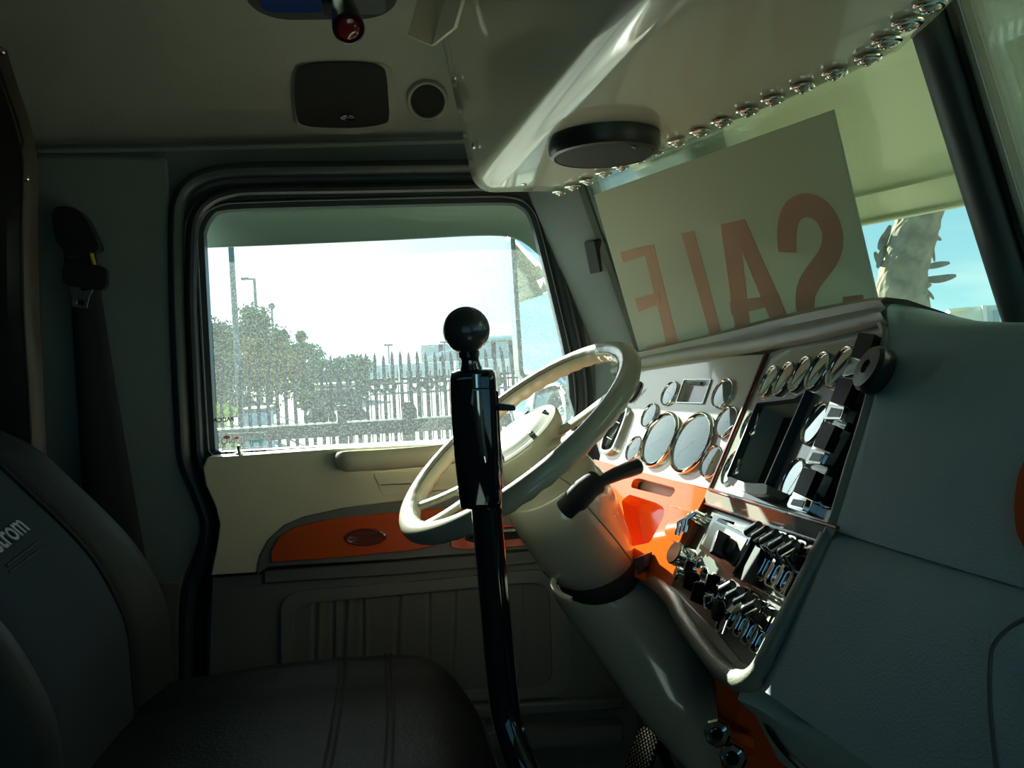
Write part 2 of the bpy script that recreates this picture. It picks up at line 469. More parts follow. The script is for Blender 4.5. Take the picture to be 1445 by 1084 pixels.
hull_box(bm, [V((0.74,0.9,2.20)),V((0.50,-0.07,2.20)),V((1.2,-0.07,2.06)),V((1.2,0.9,2.06)),
              V((0.74,0.9,2.225)),V((0.50,-0.07,2.225)),V((1.2,-0.07,2.085)),V((1.2,0.9,2.085))])
obj('cowl', bm, flankm, wall_front, sharp=20)
# passenger side, behind and beside the camera
wall_right = struct('wall_right')
bm = bmesh.new()
wr = [V((-1.35,1.25)), V((1.2,1.25)), V((1.2,2.10)), V((0.66,2.16)), V((0.52,2.27)), V((0.385,2.72)), V((0.34,2.84)), V((-1.35,2.84))]
plate(bm, [wr, dooroff(0.0)], lambda x, y, z: V((x, -0.07-z, y)), 0.0, 0.05)
obj('panel', bm, wallm, wall_right, sharp=30)
window_4 = struct('window_4')
bm = bmesh.new(); plate(bm, [dooroff(0.005)], lambda x, y, z: V((x, -0.1-z, y)), 0.0, 0.004); obj('pane', bm, gl_pass, window_4)

# ---- windscreen : two flat panes meeting in a V at Y = 0.9
RAKE = math.tan(math.radians(16.6))
WU = V((-0.335, 0.942, 0)); WM_ = V((0.942, 0.335, 0))
WTOP = V((0.41, 1.66, 2.675))
WF = Frame(WTOP, -WU, V((-WM_.x*RAKE, -WM_.y*RAKE, 1.0)))       # a = towards the centre, b = up
APEX_Z = 2.675
apex = WTOP - WU*((1.66-0.9)/0.942)                              # centre of the V at z 2.675
def wpt(y, z):   # point on the driver's windscreen plane
    # solve X for given y, z
    n = WF.n; o = WF.o
    return V((o.x - (n.y*(y-o.y)+n.z*(z-o.z))/n.x, y, z))
def mirY(p): return V((p.x, 1.8-p.y, p.z))
window_2 = struct('window_2'); window_3 = struct('window_3')
for st, f_ in ((window_2, lambda p: p), (window_3, mirY)):
    bm = bmesh.new()
    q = [wpt(1.70, 2.16), wpt(0.9, 2.16), wpt(0.9, 2.95), wpt(1.70, 2.95)]
    loft(bm, [[f_(p) for p in q], [f_(p+V((0.006, 0.002, 0))) for p in q]])
    obj('pane', bm, gl_wind, st, sharp=20)
# centre post
bm = bmesh.new()
a, b = wpt(0.9, 2.10)+V((-0.02,0,0)), wpt(0.9, 2.98)+V((-0.02,0,0))
rings = []
for k in range(9):
    p = a.lerp(b, k/8); rings.append([p+V((math.cos(t)*0.018, math.sin(t)*0.026, 0)) for t in [2*PI*i/16 for i in range(16)]])
loft(bm, rings)
trim_1 = struct('trim_1'); obj('centre_post', bm, rubber, trim_1)
bm = bmesh.new()
for s in (-1, 1):
    tube(bm, [a+V((0.012, s*0.03, 0)), b+V((0.012, s*0.03, 0))], 0.009, 8)
obj('glass_seal', bm, blackp, trim_1)
# header above windscreen behind the console
bm = bmesh.new()
for f_ in (lambda p: p, mirY):
    q = [wpt(1.90, 2.90), wpt(0.9, 2.90), wpt(0.9, 3.15), wpt(1.90, 3.15)]
    loft(bm, [[f_(p+V((-0.03, -0.01, 0))) for p in q], [f_(p+V((0.03, 0.01, 0))) for p in q]])
trim_2 = struct('trim_2'); obj('windscreen_header', bm, headl, trim_2, sharp=20)
# A pillars, driver's (px traced on the pillar face) and passenger's
def apillar(f_, st):
    bm = bmesh.new(); rows = []
    for z in [2.02+0.06*k for k in range(15)]:
        e = wpt(1.665, z)+V((-0.012, 0, 0))
        rim = 0.428 - max(-0.1, (z-2.46))*0.38
        rows.append([f_(p) for p in [V((e.x+0.045, 1.655, z)), e, e+V((-0.006, 0.008, 0)), e.lerp(V((rim-0.01, 1.825, z)), 0.55), V((rim-0.012, 1.83, z)), V((rim-0.016, 1.86, z)), V((e.x+0.045, 1.86, z))]])
    loft(bm, rows); return obj('pillar', bm, wallm, st, sharp=40)
trim_3 = struct('trim_3'); apillar(lambda p: p, trim_3)
_e = wpt(1.665, 2.58)+V((-0.012,0,0)); PF = Frame(_e+V((-0.004,0,0)), _e-V((0.428-0.12*0.38, 1.83, 2.58)), V((-0.30,-0.05,1)))
fplate('speaker_slot', PF, [(824,342),(838,340),(847,384),(833,387)], -0.012, 0.006, blackm, trim_3, bev=0.002, rnd=0.004)
trim_4 = struct('trim_4'); apillar(mirY, trim_4)

# ================================================================== DRIVER'S DOOR
door = struct('door_1')
window_1 = struct('window_1')
bm = bmesh.new(); plate(bm, [dooroff(0.004)], DF.w, -0.022, -0.018); obj('pane', bm, gl_side, window_1)
bm = bmesh.new(); plate(bm, [dooroff(0.052), dooroff(0.018)], DF.w, -0.035, 0.004); obj('window_frame', bm, rubber, window_1, bev=0.004)
bm = bmesh.new(); plate(bm, [dooroff(0.021), dooroff(-0.002)], DF.w, -0.04, -0.008); obj('rubber_seal', bm, rubber, window_1, bev=0.004)
bm = bmesh.new(); tube(bm, [DF.w(p.x, p.y, 0.008) for p in smooth_path(dooroff(0.036), 3, True)], 0.0065, 8, closed=True); obj('rubber_seal', bm, rubber, window_1)
bm = bmesh.new(); tube(bm, [DF.w(p.x, p.y, 0.004) for p in smooth_path(dooroff(0.012), 3, True)], 0.004, 8, closed=True); obj('rubber_seal', bm, blackp, window_1)
# outer door frame lip with an S-curved weatherstrip down the rear edge
sp = [(720,234),(640,236),(500,238),(360,240),(310,244),(275,256),(256,278),(249,315),(250,420),(254,520),(258,600),(262,650),(280,695),(294,740),(286,790),(270,835),(264,890),(264,1000),(264,1100)]
path = smooth_path([DF.hit(x, y, 0.012) for x, y in sp], 4)
bm = bmesh.new(); tube(bm, path, 0.0215, 12, flat=0.8); obj('weatherstrip', bm, rubber, door)
path = smooth_path([DF.hit(x, y, 0.014) for x, y in [(720,262),(500,266),(360,268),(325,272),(298,282),(280,300),(272,330)]+[(x+20, y) for x, y in sp[8:]]], 4)
bm = bmesh.new(); tube(bm, path, 0.012, 10); obj('weatherstrip', bm, blackp, door)
# decals on the glass, read mirrored from inside
for s, px, py, sz, m_ in (('PACCAR', 313, 593, 0.0135, blackm),):
    link('lettering', text_mesh(s, sz, 0.0002, True, 0.0004, m_), window_1, DF.mat(DF.hit(px, py, -0.016)))
link('lettering', text_mesh('LINQ', 0.020, 0.0002, True, 0.0004, whitept), window_1, DF.mat(DF.hit(327, 622, -0.016)))
decalb = mat('decal_blue', (0.08, 0.45, 0.55), 0.5); decalr = mat('decal_red', (0.6, 0.10, 0.14), 0.5)
link('lettering', text_mesh('Smart', 0.013, 0.0002, True, 0.0004, decalb), window_1, DF.mat(DF.hit(362, 622, -0.016)))
for (px, py, r_) in ((320, 617, 0.0055), (334, 618, 0.004)):
    bm = bmesh.new(); lathe(bm, [(0, 0), (r_, 0), (r_, 0.0004), (0, 0.0004)], 14, DF.mat(DF.hit(px, py, -0.016)) @ Matrix.Diagonal((1.3, 0.7, 1, 1))); obj('sticker_dot', bm, decalr, window_1)
dl = offs([DF.lp(*p, -0.016) for p in [(302,613),(376,610),(376,630),(303,634)]], 0)
bm = bmesh.new(); plate(bm, [offs(dl, 0.0006), dl], DF.w, -0.0165, -0.016); obj('sticker_border', bm, whitept, window_1)

# cream upper door moulding with ledge
lowcurve = [(362,808),(366,785),(378,762),(400,742),(430,729),(480,718),(560,708),(640,701),(760,692),(880,690)]
upper = [(292,646),(286,660),(290,685),(304,715),(310,740),(306,770),(297,812)] + lowcurve + [(880,606),(803,613),(640,626),(470,634)]
fplate('upper_panel', DF, upper, 0.0, 0.07, cream, door, bev=0.012, off=0.07)
# sill ledge curve (window felt)
bm = bmesh.new(); tube(bm, [DF.w(*DF.lp(x, y), 0.012) for x, y in ((303,641),(470,633),(640,625),(802,615))], 0.006, 8); obj('window_felt', bm, blackm, door)
# lock knob on the sill
bm = bmesh.new(); lathe(bm, [(0.010,0),(0.010,0.003),(0.004,0.005),(0.0045,0.016),(0.003,0.019),(0,0.0195)], 16, Matrix.Translation(hY(338,641,1.80)))
obj('lock_knob', bm, satin, door)
# grab handle and recess in the cream panel
fplate('grab_recess', DF, [(525,668),(632,660),(655,690),(540,700)], 0.066, 0.0705, cream, door, rnd=0.01, bev=0.001)
fplate('recess_cover', DF, [(527,668),(618,662),(622,682),(535,685)], 0.070, 0.074, cream, door, rnd=0.008, bev=0.002)
bm = bmesh.new()
g = [(484,650,0.075),(487,650,0.10),(498,649,0.115),(540,647,0.122),(590,643,0.122),(640,638,0.122),(690,633,0.118),(712,631,0.10),(716,630,0.075)]
pp = smooth_path([DF.hit(x, y+2, z) for x, y, z in g], 4)
tube(bm, pp, 0.024, 12, flat=0.62, up=(0,1,0)); obj('grab_handle', bm, cream, door)
# grey trim surround
sur = lowcurve + [(880,762),(740,776),(560,790),(380,800),(362,812)]
fplate('trim_surround', DF, sur, 0.0, 0.074, doorg2, door, bev=0.006, off=0.074)
o1 = [(383,794),(382,778),(392,760),(412,746),(450,736),(520,727),(600,720),(650,716),(668,716),(670,745),(648,757),(622,768),(590,776),(480,787)]
fplate('orange_insert', DF, o1, 0.07, 0.081, oranged, door, bev=0.003, off=0.081, label='satin orange door insert with a dark oval badge')
o2 = [(636,772),(636,762),(648,752),(662,746),(760,738),(880,730),(880,760),(740,771),(650,776)]
fplate('orange_insert', DF, o2, 0.07, 0.082, oranged, door, bev=0.003, off=0.082, label='small orange insert around the inner door handle')
# strip at the front of the sill
fplate('orange_strip', DF, [(700,618),(735,615),(735,624),(700,627)], 0.07, 0.085, oranged, door, bev=0.002, off=0.085)
# oval badge
c = DF.hit(516,758,0.082); bm = bmesh.new()
E = DF.mat(c) @ Matrix.Rotation(math.radians(-3), 4, 'Z') @ Matrix.Diagonal((1, 0.42, 1, 1))
lathe(bm, [(0,0.004),(0.036,0.003),(0.040,0.0045),(0.044,0.003),(0.045,0),(0,0)], 40, E); bd = obj('badge', bm, redwood, door, label='dark oval badge with raised ring')
link('lettering', text_mesh('Peterbilt', 0.017, 0.0006, False, 0, redwood), bd, DF.mat(DF.hit(516,758,0.0865), math.radians(-3)))
# inner handle
fplate('handle_recess', DF, [(655,762),(662,748),(745,742),(760,744),(758,758),(668,766)], 0.078, 0.0835, blackm, door, rnd=0.006, bev=0.001, off=0.083)
bm = bmesh.new(); tube(bm, smooth_path([DF.hit(x, y, z) for x, y, z in ((664,757,0.085),(680,752,0.097),(710,750,0.10),(738,748,0.097),(755,747,0.086))], 4), 0.0075, 10, flat=0.7)
obj('door_handle', bm, chrome, door)
# lower grey door panel
fplate('lower_panel', DF, [(300,815),(362,811),(560,791),(880,764),(900,764),(900,1120),(290,1120)], 0.0, 0.052, doorg, door, bev=0.004, off=0.052)
fplate('lower_rail', DF, [(372,806),(560,793),(820,772),(820,790),(560,812),(372,824)], 0.05, 0.060, doorg, door, bev=0.004, off=0.06)
outer = [(396,965),(397,855),(405,842),(425,834),(600,820),(750,805),(780,806),(795,818),(800,840),(806,950),(800,972),(780,984),(600,992),(420,1000)]
inner = [(413,960),(414,866),(420,856),(436,851),(600,836),(745,822),(765,824),(775,836),(780,950),(774,964),(758,970),(600,978),(430,984)]
def lps(l, off=0.0): return [DF.lp(x, y, off) for x, y in l]
bm = bmesh.new(); plate(bm, [roundloop(lps(outer,0.062), 0.02), roundloop(lps(inner,0.062), 0.02)], DF.w, 0.05, 0.062); obj('pocket_frame', bm, doorg2, door, bev=0.005)
# pleated fabric
bm = bmesh.new(); rows = []
pl = [445,470,486,512,562,605,642,690,735]
for j in range(16):
    t = j/15; row = []
    for i in range(181):
        px = 412+ (778-412)*i/180
        ytop = 853-(px-412)*0.083; ybot = 985-(px-412)*0.045
        z = 0.056
        for k, q in enumerate(pl):
            dx = (px-(q-3*t+(2 if k % 2 else -2)*t))/(3.2 if k in (0,2,4) else 2.2)
            z += -0.006*math.exp(-dx*dx)*(1-0.3*t)+0.003*math.exp(-((dx-2.2)**2))
        row.append(DF.hit(px, ytop+(ybot-ytop)*t, z))
    rows.append(row)
grid(bm, rows); o = obj('pleated_panel', bm, pleat, door, sharp=None)
for p in o.data.polygons: p.use_smooth = True
fplate('step_edge', DF, [(620,1000),(880,985),(880,1000),(620,1018)], 0.05, 0.075, doorg, door, bev=0.005, off=0.07)
fplate('step_edge', DF, [(650,1035),(880,1020),(880,1045),(650,1060)], 0.05, 0.09, doorg, door, bev=0.006, off=0.08)

# seat belt on the B pillar
belt = root('seat_belt', hY(110,330,1.80), 'black driver seat belt hanging on the pillar behind the seat', 'seat belt')
BF = Frame(V((0,1.815,0)), V((1,0,0)), V((0,0,1)))
fplate('anchor_cover', BF, [(75,296),(100,292),(118,305),(134,335),(138,352),(118,356),(90,352),(78,335)], -0.012, 0.022, blackp, belt, bev=0.006, smooth=True)
fplate('guide_loop', BF, [(92,350),(134,338),(140,347),(110,362),(92,362)], 0.012, 0.026, blackp, belt, bev=0.003, rnd=0.004)
bm = bmesh.new()
rows = []
for i in range(24):
    t = i/23; y = 345+(800-345)*t
    xl = 90+ (118-90)*t + (6 if t > .1 else 0); xr = 134+(208-134)*max(0, t)**1.1
    rows.append([BF.hit(xl+(xr-xl)*k/4, y, 0.012+0.006*math.sin(k*1.2)*t) for k in range(5)])
grid(bm, rows); o = obj('webbing', bm, beltm, belt); o.modifiers.new('s', 'SOLIDIFY').thickness = 0.003
bm = bmesh.new(); tube(bm, [BF.hit(129,358,0.02), BF.hit(138,392,0.02)], 0.004, 8); obj('webbing_tag', bm, mat('yellow_label', (0.6,0.45,0.04), 0.5), belt, label='yellow label edge on the webbing')
fplate('tongue_body', BF, [(88,376),(94,372),(140,374),(150,380),(150,402),(143,410),(98,404),(88,398)], 0.014, 0.030, blackp, belt, bev=0.004, rnd=0.005)
fplate('tongue_plate', BF, [(97,404),(132,408),(126,418),(123,436),(101,433),(100,415)], 0.018, 0.023, satin, belt, bev=0.001, rnd=0.003, holes=[[(109,423),(119,424),(118,431),(109,430)]], hr=0.001, label='steel tongue plate with a slot')

# curtain at the far left
curtain = root('curtain', P(10,300,1.45), 'dark brown vinyl curtain with snaps at the left edge behind the seat', 'curtain')
bm = bmesh.new(); rows = []
CF = Frame(V((0,1.72,0)), V((1,0,0)), V((0,0,1)))
edge = [(-30,-330),(-14,-160),(-6,-60),(0,20),(8,75),(22,120),(38,165),(50,212),(52,260),(50,330),(52,430),(60,560),(66,700),(70,900),(72,1110)]
ed = smooth_path([V((x, y)) for x, y in edge], 4)
for p in ed:
    row = []
    for k in range(15):
        s = k/14; px = p.x - 260*s; py = p.y
        z = 0.02*math.sin(s*16+0.3*math.sin(py/90)) + 0.012*math.sin(py/55+s*9)*min(1, s*5) - 0.01
        row.append(CF.hit(px, py, z))
    rows.append(row)
grid(bm, rows); o = obj('drape', bm, curtm, curtain); o.modifiers.new('s', 'SOLIDIFY').thickness = 0.008
bm = bmesh.new(); tube(bm, [CF.hit(p.x-20+(5 if p.y < 210 else 0), p.y, 0.024) for p in ed], 0.0025, 6); obj('seam', bm, blackm, curtain)
for px, py in ((37,252),(3,73)):
    bm = bmesh.new(); lathe(bm, [(0,0.006),(0.004,0.005),(0.0065,0.002),(0.0065,0),(0,0)], 16, CF.mat(CF.hit(px, py, 0.02))); obj('snap', bm, chrome, curtain)

# ================================================================== OVERHEAD
ZC = 2.685
console = root('overhead_console', hZ(850,220,ZC)+V((0,0,0.1)), 'glossy cream overhead console above the windscreen with a chrome light row', 'console')
def crx(y): return 0.180 + (1.6-y)*0.0945      # rear crease
_fe = [hZ(x, y, ZC) for x, y in ((740,281),(770,279),(830,258),(915,224),(1000,189),(1130,136),(1262,82),(1357,0))]
_fe = sorted([(p.y, p.x) for p in _fe]); _fe = [(-0.1, _fe[0][1]-0.30*(_fe[0][0]+0.1))]+_fe
def frx(y):
    for (ya, xa), (yb, xb) in zip(_fe, _fe[1:]):
        if y <= yb: return xa+(xb-xa)*(y-ya)/(yb-ya)
    return _fe[-1][1]
print('front edge', _fe)
bm = bmesh.new(); rings = []
def sect(y, sh=0.0, up=0.0):
    c = crx(y); f_ = frx(y); r_ = []
    c += sh; f_ -= sh
    z0 = ZC+up
    r = 0.045
    # front top, front bottom, underside, rounded rear crease, rear face leaning back, top
    r_.append(V((f_-0.125, y, ZC+0.36)))
    r_.append(V((f_+0.002, y, z0+0.03))); r_.append(V((f_+0.002, y, z0+0.012))); r_.append(V((f_-0.004, y, z0+0.002))); r_.append(V((f_-0.014, y, z0)))
    for t in (0.66, 0.33): r_.append(V((c+r+(f_-c-r)*t, y, z0)))
    cx, cz = c+r*0.9, z0+r
    for k in range(9):
        a = math.radians(270 - k*80/8); r_.append(V((cx+r*math.cos(a), y, cz+r*math.sin(a))))
    r_.append(V((c-0.022, y, z0+0.15))); r_.append(V((c-0.05, y, ZC+0.31))); r_.append(V((c-0.052, y, ZC+0.36)))
    return r_
for y, sh, up in ((1.695,0.024,0.04),(1.69,0.014,0.018),(1.68,0.006,0.006),(1.665,0,0),(1.60,0,0),(1.5,0,0),(1.4,0,0),(1.3,0,0),(1.2,0,0),(1.1,0,0),(0.98,0,0),(0.9,0,0),(0.8,0,0),(0.6,0,0),(0.3,0,0),(-0.05,0,0)):
    rings.append(sect(y, sh, up))
loft(bm, rings); obj('housing', bm, creamg, console, sharp=50)
# flange strip along the rear top of the console
bm = bmesh.new()
bm.free()
FLa = Frame(P(609,65,1.50), V((1,-0.25,0)), V((-0.15,-0.25,1))); FLb = Frame(P(609,65,1.50), V((0.5,-1,0)), V((-0.15,-0.25,1)))
fplate('flange', FLa, [(575,50),(609,65),(632,-12),(592,-12)], -0.004, 0.004, cream, console, bev=0.001)
fplate('flange', FLb, [(609,65),(640,40),(655,-12),(630,-12)], -0.004, 0.004, creamg, console, bev=0.001)
# screws
RF = Frame(V((crx(1.3)-0.022, 1.3, ZC+0.13)), V((-0.0945,1,0)), V((-0.18,0,1)))
ZF = Frame(V((0,0,ZC)), V((1,0,0)), V((0,1,0)))
def screw_mesh():
    bm = bmesh.new(); lathe(bm, [(0,0.0028),(0.002,0.0022),(0.0045,0.002),(0.006,0.0008),(0.006,-0.002)], 14); return mesh(bm, chrome, 40, 'screw')
SM = screw_mesh()
for px, py in ((641,108),(668,206)): link('screw', SM, console, RF.mat(RF.hit(px, py, 0.004)))
link('screw', SM, console, ZF.mat(ZF.hit(739,260)))
# marker lights: chrome ring, clear dome
bm = bmesh.new(); lathe(bm, [(0.0165,-0.001),(0.0165,0.0008),(0.0145,0.0026),(0.0118,0.003),(0.0105,0.002),(0.0105,-0.001)], 28); LRING = mesh(bm, chrome, 40, 'light_ring')
bm = bmesh.new(); lathe(bm, [(0.0105,0.002),(0.009,0.0042),(0.006,0.006),(0.003,0.0068),(0,0.007)], 20); LDOME = mesh(bm, mat('light_dome', (0.62,0.64,0.60), 0.08, 0.6, coat=1.0), 60, 'light_dome')
bm = bmesh.new(); lathe(bm, [(0.0038,0.0066),(0.003,0.0078),(0,0.008)], 12); LTIP = mesh(bm, chrome, 60, 'light_tip')
lights = [(790,271),(808,264),(829,256),(852,245),(876,236),(901,225),(927,213),(956,201),(987,187),(1018,173),(1054,158),(1090,142),(1132,124),(1178,105),(1225,84),(1251,60),(1280,34),(1312,8)]
for px, py in lights:
    p = ZF.hit(px, py, 0.004); Mx = ZF.mat(p)
    a = link('marker_light', LRING, console, Mx); link('dome', LDOME, a, Mx); link('tip', LTIP, a, Mx)
# speaker under the console
spk = root('ceiling_speaker', ZF.hit(852,203,0.0), 'round black speaker on the underside of the cream overhead console', 'speaker')
SPM = ZF.mat(ZF.hit(852,205,0.012))
bm = bmesh.new(); lathe(bm, [(0.0,-0.012),(0.088,-0.012),(0.088,0.008),(0.084,0.016),(0.079,0.018),(0.077,0.0145),(0,0.0145)], 64, SPM); obj('rim', bm, blackp, spk, sharp=40)
bm = bmesh.new(); lathe(bm, [(0.0772,0.0147),(0.0768,0.0172),(0.06,0.0195),(0.03,0.0205),(0,0.021)], 64, SPM); obj('grille', bm, grille, spk)
bm = bmesh.new(); box(bm, (0,0,0), (0.014,0.004,0.001), ZF.mat(ZF.hit(894,208,0.032), math.radians(-50))); obj('badge', bm, satin, spk)

def on_ceiling(px, py):
    r_ = ray(px, py)
    for k in range(2000):
        p = CAM+r_*(0.5+k*0.001)
        for a, b in zip(prof_c, prof_c[1:]):
            if min(a.y, b.y) <= p.y <= max(a.y, b.y):
                z = a.z+(b.z-a.z)*(p.y-a.y)/(b.y-a.y)
                if p.z >= z or p.y > 1.845:
                    t = (b-a).normalized(); return p, (t if t.z > 0 else -t)
    return CAM+r_*1.7, V((0,-0.5,0.8))
# side speakers in the headliner and dome lamp
_p, _t = on_ceiling(485,137); HF = Frame(_p, V((1,0,0)), _t)
print('ceil hit', _p, _t)
sp2 = root('headliner_speaker', P(485,137,1.78), 'rounded rectangular black speaker set in the headliner above the driver window', 'speaker')
def outline(fr, pts, off): return smooth_path([fr.lp(x, y, off) for x, y in pts], 4, True)
so_ = [(416,100),(425,90),(455,84),(520,84),(546,92),(553,105),(556,140),(557,172),(548,182),(510,188),(460,188),(428,184),(418,172),(414,135)]
bm = bmesh.new(); plate(bm, [outline(HF, so_, 0.01)], HF.w, -0.03, 0.012); obj('surround', bm, headl, sp2, bev=0.006, seg=3)
cx_, cy_ = 483, 136
bm = bmesh.new(); plate(bm, [outline(HF, [(cx_+(x-cx_)*0.93-3, cy_+(y-cy_)*0.88-2) for x, y in so_], 0.014)], HF.w, 0.008, 0.016); obj('grille', bm, grille, sp2, bev=0.003)
c = HF.hit(491,166,0.017)
bm = bmesh.new(); lathe(bm, [(0,0.002),(0.014,0.002),(0.0155,0.0025),(0.016,0),(0,0)], 30, HF.mat(c) @ Matrix.Diagonal((1,0.45,1,1))); bg_ = obj('badge', bm, blackg, sp2)
link('lettering', text_mesh('Peterbilt', 0.0075, 0.0004, False, 0, satin), bg_, HF.mat(HF.hit(491,166,0.0195)))
sp3 = root('tweeter', P(603,141,1.78), 'small round black speaker partly hidden behind the cream overhead console', 'speaker')
_p, _t = on_ceiling(603,141); HF3 = Frame(_p, V((1,0,0)), _t); c = _p
bm = bmesh.new(); lathe(bm, [(0,-0.02),(0.047,-0.02),(0.046,0.006),(0.042,0.010),(0.038,0.010),(0.036,0.006),(0,0.006)], 40, HF3.mat(c)); obj('rim', bm, headl, sp3)
bm = bmesh.new(); lathe(bm, [(0.036,0.006),(0.030,0.009),(0.02,0.011),(0,0.012)], 40, HF3.mat(c)); obj('grille', bm, grille, sp3)
# dome lamp, chrome oval with dark lens, and a red lens on a swivel
dome = root('dome_lamp', P(455,0,1.52), 'chrome rimmed oval dome lamp on the headliner at the top edge', 'lamp')
TF = Frame(P(455,0,1.50), V((1,0,0.02)), V((0,1,-0.12)))
def oval(fr, c, a_, b_, n=40): return [V((c[0]+a_*math.cos(2*PI*i/n)*(1 if True else 0), c[1]+b_*math.sin(2*PI*i/n))) for i in range(n)]
cc = TF.lp(455,-4); R1 = rrect(0.27, 0.156, 0.072, 8)
bm = bmesh.new(); plate(bm, [[cc+p for p in R1]], TF.w, -0.10, 0.0); obj('body', bm, blackm, dome, bev=0.012, seg=3)
bm = bmesh.new(); tube(bm, [TF.w(cc.x+p.x, cc.y+p.y, -0.004) for p in rrect(0.267,0.153,0.070,8)], 0.004, 8, closed=True); obj('ring', bm, chrome, dome)
bm = bmesh.new(); plate(bm, [[cc+V((0.054,0))+p for p in rrect(0.12,0.096,0.024,4)]], TF.w, -0.002, 0.003); obj('lens', bm, mat('blue_lens', (0.01,0.03,0.16), 0.3, spec=0.1), dome, bev=0.002)
bm = bmesh.new(); plate(bm, [[cc+V((-0.0145,0))+p for p in rrect(0.036,0.108,0.007,4)]], TF.w, -0.002, 0.005); obj('reflector', bm, chrome, dome, bev=0.002)
bm = bmesh.new(); plate(bm, [[cc+V((-0.078,0))+p for p in rrect(0.072,0.10,0.018,4)]], TF.w, -0.002, 0.006); obj('lens', bm, mat('grey_lens', (0.08,0.10,0.10), 0.35, spec=0.1), dome, bev=0.002)
a_ = P(484,4,1.46); b_ = P(492,40,1.37); ax = (b_-a_).normalized()
Q = ax.to_track_quat('Z','Y').to_matrix().to_4x4(); Q.translation = a_
L_ = (b_-a_).length
bm = bmesh.new(); lathe(bm, [(0,0),(0.018,0),(0.020,0.01),(0.026,L_*0.75),(0.027,L_),(0.024,L_+0.002),(0.023,L_-0.004),(0,L_-0.004)], 32, Q); sw = obj('swivel_lamp', bm, blackp, dome)
bm = bmesh.new(); lathe(bm, [(0.023,L_-0.004),(0.017,L_+0.003),(0,L_+0.006)], 32, Q); obj('red_lens', bm, redlens, sw)

# ================================================================== DASHBOARD
S_TOP = P(1078, 508, 1.30); S_BOT = P(1000, 690, 1.28)
A = Frame(S_BOT, V((0.18,-0.98,0)), S_TOP-S_BOT)          # driver's gauge panel
B = Frame(S_BOT, V((-0.13,-0.99,0)), S_TOP-S_BOT)        # centre panel, turned towards the driver
E_T = B.hit(1258, 470); E_B = B.hit(1181, 745)
Cc = Frame(E_B, V((0.2,-0.98,0)), E_T-E_B)                # passenger side face
a_ = B.hit(1180,745); b_ = B.hit(1000,692)
D = Frame(a_, a_-b_, V((0.52,0.0,0.85)))                  # lower switch panel
dash = root('dashboard', V((0.75,0.9,2.0)), 'wide truck dashboard with white gauge panel, centre switch panel and grey padded passenger side', 'dashboard')

def z3(l): return [(1000+x/3.737, 450+y/3.737) for x, y in l]
def z4(l): return [(920+x/3.872, 680+y/3.872) for x, y in l]
def z5(l): return [(930+x/7.227, 700+y/7.227) for x, y in l]
# solid body behind the panels
bm = bmesh.new(); rings = []
for top, bot in ((A.hit(840,520,-0.03), A.hit(790,800,-0.03)), (A.hit(880,515,-0.03), A.hit(830,800,-0.03)), (B.hit(1078,512,-0.03), B.hit(985,730,-0.03)),
                 (Cc.hit(1275,500,-0.05), Cc.hit(1195,745,-0.05)), (Cc.hit(1445,540,-0.05), Cc.hit(1400,800,-0.05)), (Cc.hit(1445,540,-0.05)+V((0.08,-0.7,0)), Cc.hit(1400,800,-0.05)+V((0.08,-0.7,0)))):
    rings.append([top, bot, V((max(bot.x+0.25, 1.0), bot.y, bot.z)), V((max(top.x+0.1, 0.85), top.y, top.z-0.16))])
loft(bm, rings); obj('body', bm, blackm, dash, sharp=20)

# --- pad on top, front lip and passenger face as one padded skin
upper_px = [(868,512),(905,497),(950,487),(1000,475),(1050,462),(1100,449),(1150,438),(1200,429),(1240,423),(1257,422.5)]
lower_px = [(866,530),(905,520),(950,513),(1000,506),(1050,500),(1100,491),(1150,482),(1200,470),(1240,460),(1257,462)]
cols = []
def pad_col(fr, u, l, th=0.03):
    pl_ = fr.hit(l[0], l[1], 0.004); pu = fr.hit(u[0], u[1], 0.006)
    f_ = V((1, 0, 0))
    up = fr.b
    c = [fr.hit(l[0], l[1], -0.01), pl_, pl_+fr.n*0.010+up*0.004, pl_.lerp(pu, 0.35)+fr.n*0.013, pl_.lerp(pu, 0.6)+fr.n*0.006, pl_.lerp(pu, 0.78)+fr.n*0.013, pu+fr.n*0.006, pu+f_*0.02+V((0,0,-0.001)), pu+f_*0.08+V((0,0,-0.022)), pu+f_*0.30+V((0,0,-0.09)), pu+f_*0.5+V((0,0,-0.12))]
    return c
for i, (u, l) in enumerate(zip(upper_px, lower_px)):
    cols.append(pad_col(A if u[0] < 1060 else B, u, l))
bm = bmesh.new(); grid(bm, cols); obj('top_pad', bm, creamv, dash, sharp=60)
# passenger side padded face: rows from the top edge down, columns to the right
edge_px = [(1258,470),(1246,520),(1228,590),(1205,665),(1181,745)]
edge3 = [B.hit(x, y, 0.0) for x, y in edge_px]+[D.hit(x, y, 0.0) for x, y in [(1150,808),(1120,868),(1092,925),(1068,968)]]
U3 = V((0.2,-0.98,0)).normalized()
n3 = V((-0.98,-0.2,0))
bm = bmesh.new(); rows = []
topc = B.hit(1240, 423, 0.006)
